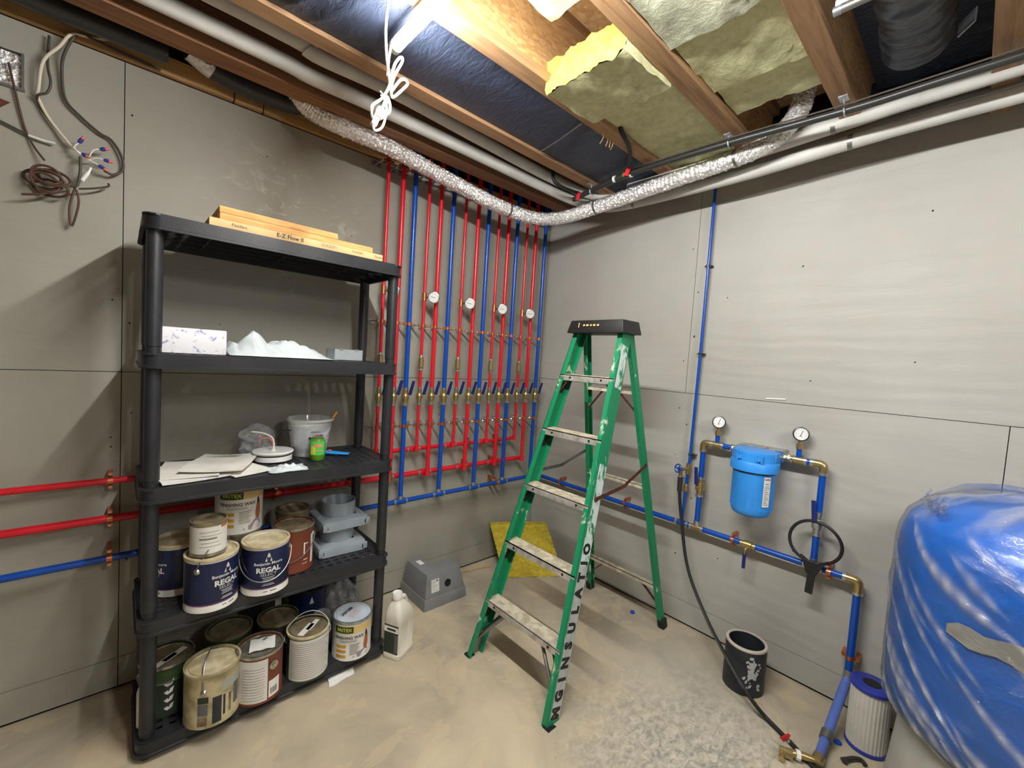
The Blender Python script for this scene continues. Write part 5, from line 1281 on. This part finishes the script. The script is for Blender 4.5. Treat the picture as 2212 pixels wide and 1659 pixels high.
tag(b.build('paper_scrap', 'paper'), 'folded white paper scrap on the floor under the front edge of the shelf', 'paper')

# ------------------------------------------------------------------ pressure tank in clear wrap
TX, TY, TR = -.43, -2.512, .372
t = thing('pressure_tank', 'big bright blue water tank wrapped in clear plastic on a pale base', 'tank', (TX, TY, 0))
MB().lathe((TX,TY,0), [(.352,0),(.356,.006),(.335,.20),(.322,.36),(.300,.44)], 64).build('base_skirt', 'tankbase', t)
MB().lathe((TX,TY,0), [(.26,.405),(.33,.425),(.362,.455),(TR-.003,.50),(TR,.56),(TR,.93),(TR-.006,.985),(.350,1.035),(.310,1.075),(.25,1.105),(.16,1.125),(.0,1.13)], 72, capt=False).build('tank_body', 'tank', t)
b = MB(); nu, nv = 440, 200
prof = [(.27,.398),(.337,.417),(.369,.452),(.377,.50),(.379,.56),(.379,.93),(.373,.99),(.357,1.042),(.318,1.086),(.256,1.118),(.16,1.140),(.02,1.148)]
seg_ = [hypot(prof[i+1][0]-prof[i][0], prof[i+1][1]-prof[i][1]) for i in range(len(prof)-1)]
def pint(v):
    q = v*sum(seg_); i = 0
    while i < len(seg_)-1 and q > seg_[i]: q -= seg_[i]; i += 1
    f = min(1, q/seg_[i]); return prof[i][0]*(1-f)+prof[i+1][0]*f, prof[i][1]*(1-f)+prof[i+1][1]*f
random.seed(21); STREAK = []
for k in range(62):
    STREAK.append((radians(random.uniform(85, 300)), random.uniform(.46, 1.09), random.uniform(.08, .30), random.uniform(.006, .013), random.uniform(.35, 1.0), random.uniform(.55, 1.15)))
def fold_glint(a, z):
    """bunched film: diagonal folds down to the right, their highlights painted in white"""
    q = 0
    for a0_, z0_, L_, w_, s_, sl in STREAK:
        da = (a-a0_)*TR
        if not -.02 < da < L_+.02: continue
        t = min(1, max(0, da/L_)); zc = z0_-sl*da+.10*da*t
        ww = w_*(.35+1.1*sin(pi*t)); d = (z-zc)/ww
        if abs(d) < 3: q = max(q, s_*math.exp(-d*d)*min(1, sin(pi*min(1, max(0, (da+.02)/(L_+.04))))*1.6)*(.75+.25*sin(da*160+z0_*50)))
    return q
def wrapfn(u, v):
    a = 2*pi*u; r, z = pint(v)
    top = max(0, z-1.03)*.25*max(0, wav(a*4, z*9, 2))
    r2 = r+.001+.007*fold_glint(a, z)+.003*wav(cos(a)*3, sin(a)*3, z*7)
    return V(TX+r2*cos(a), TY+r2*sin(a), z+top)
b.grid(wrapfn, nu, nv)
wo = b.build('plastic_wrap', 'film', t)
at = wo.data.attributes.new('fold_glint', 'FLOAT', 'POINT')
for i, vv in enumerate(wo.data.vertices):
    a = atan2(vv.co.y, vv.co.x) % (2*pi); z = vv.co.z
    e = min(1, max(0, (z-1.03)/.10))
    at.data[i].value = min(1, fold_glint(a, z)+.5*e*max(0, .3+wav(a*5, z*13, 3)))  # highlight streaks put into the film as white along its folds
# bunched knot of film on the top edge
b = MB(); a_ = 2.05
b.grid(lambda u, v: V(TX+.33*cos(a_)+.10*(u-.5)*1.0+.012*wav(v*9,u*12,1), TY+.33*sin(a_)+.05*(u-.5)+.012*wav(u*11,v*5,3), 1.075+.060*v*(.6+.4*abs(sin(u*9)))+.010*sin(u*26)), 36, 10)
b.build('wrap_tail', 'film', t)
# grey paper tape band under the film
vs = []; fs = []; n = 24
for i in range(n+1):
    a = radians(141+i*95/n); z = .800+.022*min(1, i/9)+.004*sin(i*1.7); h_ = (.052+.010*sin(i*1.3))*min(1, .45+i*.3)
    for zz in (z-h_/2, z+h_/2): vs.append((TX+(TR+.0055)*cos(a), TY+(TR+.0055)*sin(a), zz))
fs = [(2*i, 2*i+2, 2*i+3, 2*i+1) for i in range(n)]
MB().add(vs, fs).build('grey_tape', mat('grey_tape', (176, 174, 166), .6), t, label='crumpled grey tape strip')

# ------------------------------------------------------------------ cables on the left wall
def cable(name, label, pts, r, m, cat='cable', sm=6):
    return tag(MB().tube(smoothpath(pts, sm), r, 8).build(name, m), label, cat)
c1 = cable('white_cable', 'thick off-white cable looping down the left wall from the plate', [(-2.40,-.030,2.535),(-2.46,-.034,2.505),(-2.487,-.036,2.498),(-2.521,-.045,2.482),(-2.549,-.045,2.427),(-2.587,-.04,2.361),(-2.599,-.03,2.271),(-2.602,-.02,2.247),(-2.581,-.02,2.195),(-2.553,-.02,2.152),(-2.531,-.03,2.121),(-2.512,-.035,2.098)], .0047, 'cable')
MB().tube(smoothpath([(-2.514,-.035,2.100),(-2.500,-.04,2.092),(-2.490,-.045,2.085)], 4), .003, 6).build('stripped_end', 'pinkwire', c1, label='salmon stripped core')
cable('dark_cable', 'long dark cable curving down the left wall to the wire connectors', [(-2.28,-.032,2.485),(-2.40,-.034,2.492),(-2.481,-.036,2.500),(-2.510,-.04,2.487),(-2.537,-.035,2.417),(-2.545,-.02,2.359),(-2.537,-.015,2.269),(-2.497,-.015,2.223),(-2.449,-.015,2.186),(-2.418,-.015,2.173),(-2.390,-.02,2.125),(-2.385,-.02,2.075),(-2.411,-.03,2.045),(-2.436,-.04,2.050)], .0045, 'darkwire')
cable('dark_cable', 'short dark cable hooked over the white cable on the left wall', [(-2.575,-.02,2.46),(-2.578,-.03,2.36),(-2.570,-.04,2.30),(-2.578,-.04,2.262),(-2.600,-.034,2.245),(-2.600,-.012,2.225),(-2.575,-.015,2.180),(-2.545,-.02,2.14),(-2.515,-.03,2.10)], .0038, 'darkwire')
cable('thin_cable', 'thin brown cable dropping from the cable hole to the brown coil', [(-2.668,-.006,2.33),(-2.652,-.012,2.24),(-2.634,-.010,2.142),(-2.613,-.014,2.082),(-2.585,-.03,2.036)], .0032, 'brownwire')
c2 = cable('thin_cable', 'dark cable with white sheath coming in from the left edge', [(-2.80,-.012,2.17),(-2.684,-.012,2.132),(-2.623,-.014,2.110)], .0038, 'darkwire')
MB().tube([(-2.623,-.014,2.110),(-2.59,-.018,2.105),(-2.560,-.022,2.104)], .0045, 8).build('white_sheath', 'white', c2)
# coil
coil = []
for i in range(150):
    q = i/149*2*pi*6.2; rr_ = .040+.010*sin(q*.37); coil.append((-2.573+rr_*cos(q)*.95+.010*sin(q*.21)-.010*(i/150), -.045-.022*sin(q*.5)-.012*cos(q), 1.965+.030*sin(q+.5)-.035*cos(q)*.55+.02*sin(q*.13)))
o = MB().tube(coil, .0042, 8).build('coiled_wire', 'brownwire'); tag(o, 'bundle of coiled brown wire hanging on the left wall', 'wire')
MB().tube(smoothpath([(-2.530,-.05,1.965),(-2.505,-.05,1.970),(-2.497,-.05,2.02),(-2.497,-.045,2.075)], 6), .0042, 8).build('riser_tail', 'darkwire', o)
MB().tube(smoothpath([(-2.540,-.05,1.95),(-2.585,-.06,1.915),(-2.635,-.055,1.900)], 5), .0038, 8).build('loose_end', 'brownwire', o)
MB().tube(smoothpath([(-2.510,-.04,1.965),(-2.524,-.035,1.888),(-2.518,-.03,1.829),(-2.501,-.035,1.911),(-2.507,-.04,1.960)], 6), .0034, 8).build('hanging_loop', 'brownwire', o)
MB().tube(smoothpath([(-2.500,-.045,1.962),(-2.46,-.05,1.975),(-2.425,-.04,1.995),(-2.424,-.03,2.008)], 5), .0034, 8).build('side_tail', 'darkwire', o)
for lab, p, d in (('upper left pair of violet wire connectors with salmon tips',(-2.500,-.058,2.118),(.012,-.008,.022)),('violet wire connector with salmon tip, upper right of the wire cluster',(-2.446,-.055,2.116),(.020,-.006,.008)),('violet wire connector in the middle right of the wire cluster',(-2.436,-.055,2.083),(.020,-.004,-.002)),('lowest violet wire connector of the wire cluster',(-2.449,-.05,2.060),(.020,-.006,-.012)),('violet wire connector on the end of the thick off-white cable',(-2.492,-.05,2.086),(.016,-.008,-.008))):
    p, d = V(p), V(d); t = thing('wire_connector', lab, 'connector', p, 'wire connectors on the left wall')
    MB().lathe(p, [(.0045,0),(.0068,.006),(.0060,d.length*.7)], 10, d).build('shell', 'bluewire', t)
    MB().lathe(p+d*.7, [(.0050,0),(.0048,.008),(.002,.012)], 10, d).build('tip', 'pinkwire', t)
    MB().tube(smoothpath([p, p-d*.9+V(0,-.004,-.002), (-2.478,-.045,2.070)], 4), .0022, 6).build('lead', 'cordw', t)
tag(MB().tube(smoothpath([(-2.470,-.05,2.045),(-2.474,-.052,2.03),(-2.492,-.05,1.992)], 4), [.0035]*5+[.006]*4, 8).build('white_connector', 'white'), 'white splice hanging below the violet wire connectors', 'connector')
# cable hole with foil insulation
t = thing('foil_insulation', 'foil-faced insulation showing in the square hole at the left edge', 'insulation', (-2.70,.006,2.31))
MB().grid(lambda u, v: V(-2.797+.158*u, .009-.004*abs(wav(u*9, v*9, 1)), 2.262+.110*v), 14, 10).build('foil_face', 'foil', t)
MB().b2((-2.80,-.010,2.252),(-2.632,.002,2.260)).b2((-2.640,-.008,2.258),(-2.634,.008,2.375)).build('metal_edge', 'steel', t, smooth=False)
tag(MB().prism([(-2.80,-.003,2.225),(-2.665,-.003,2.205),(-2.70,-.003,2.165),(-2.80,-.003,2.13)], (0,.0025,0)).build('torn_flap', 'rust'), 'torn dark flap below the square hole at the left edge', 'flap')
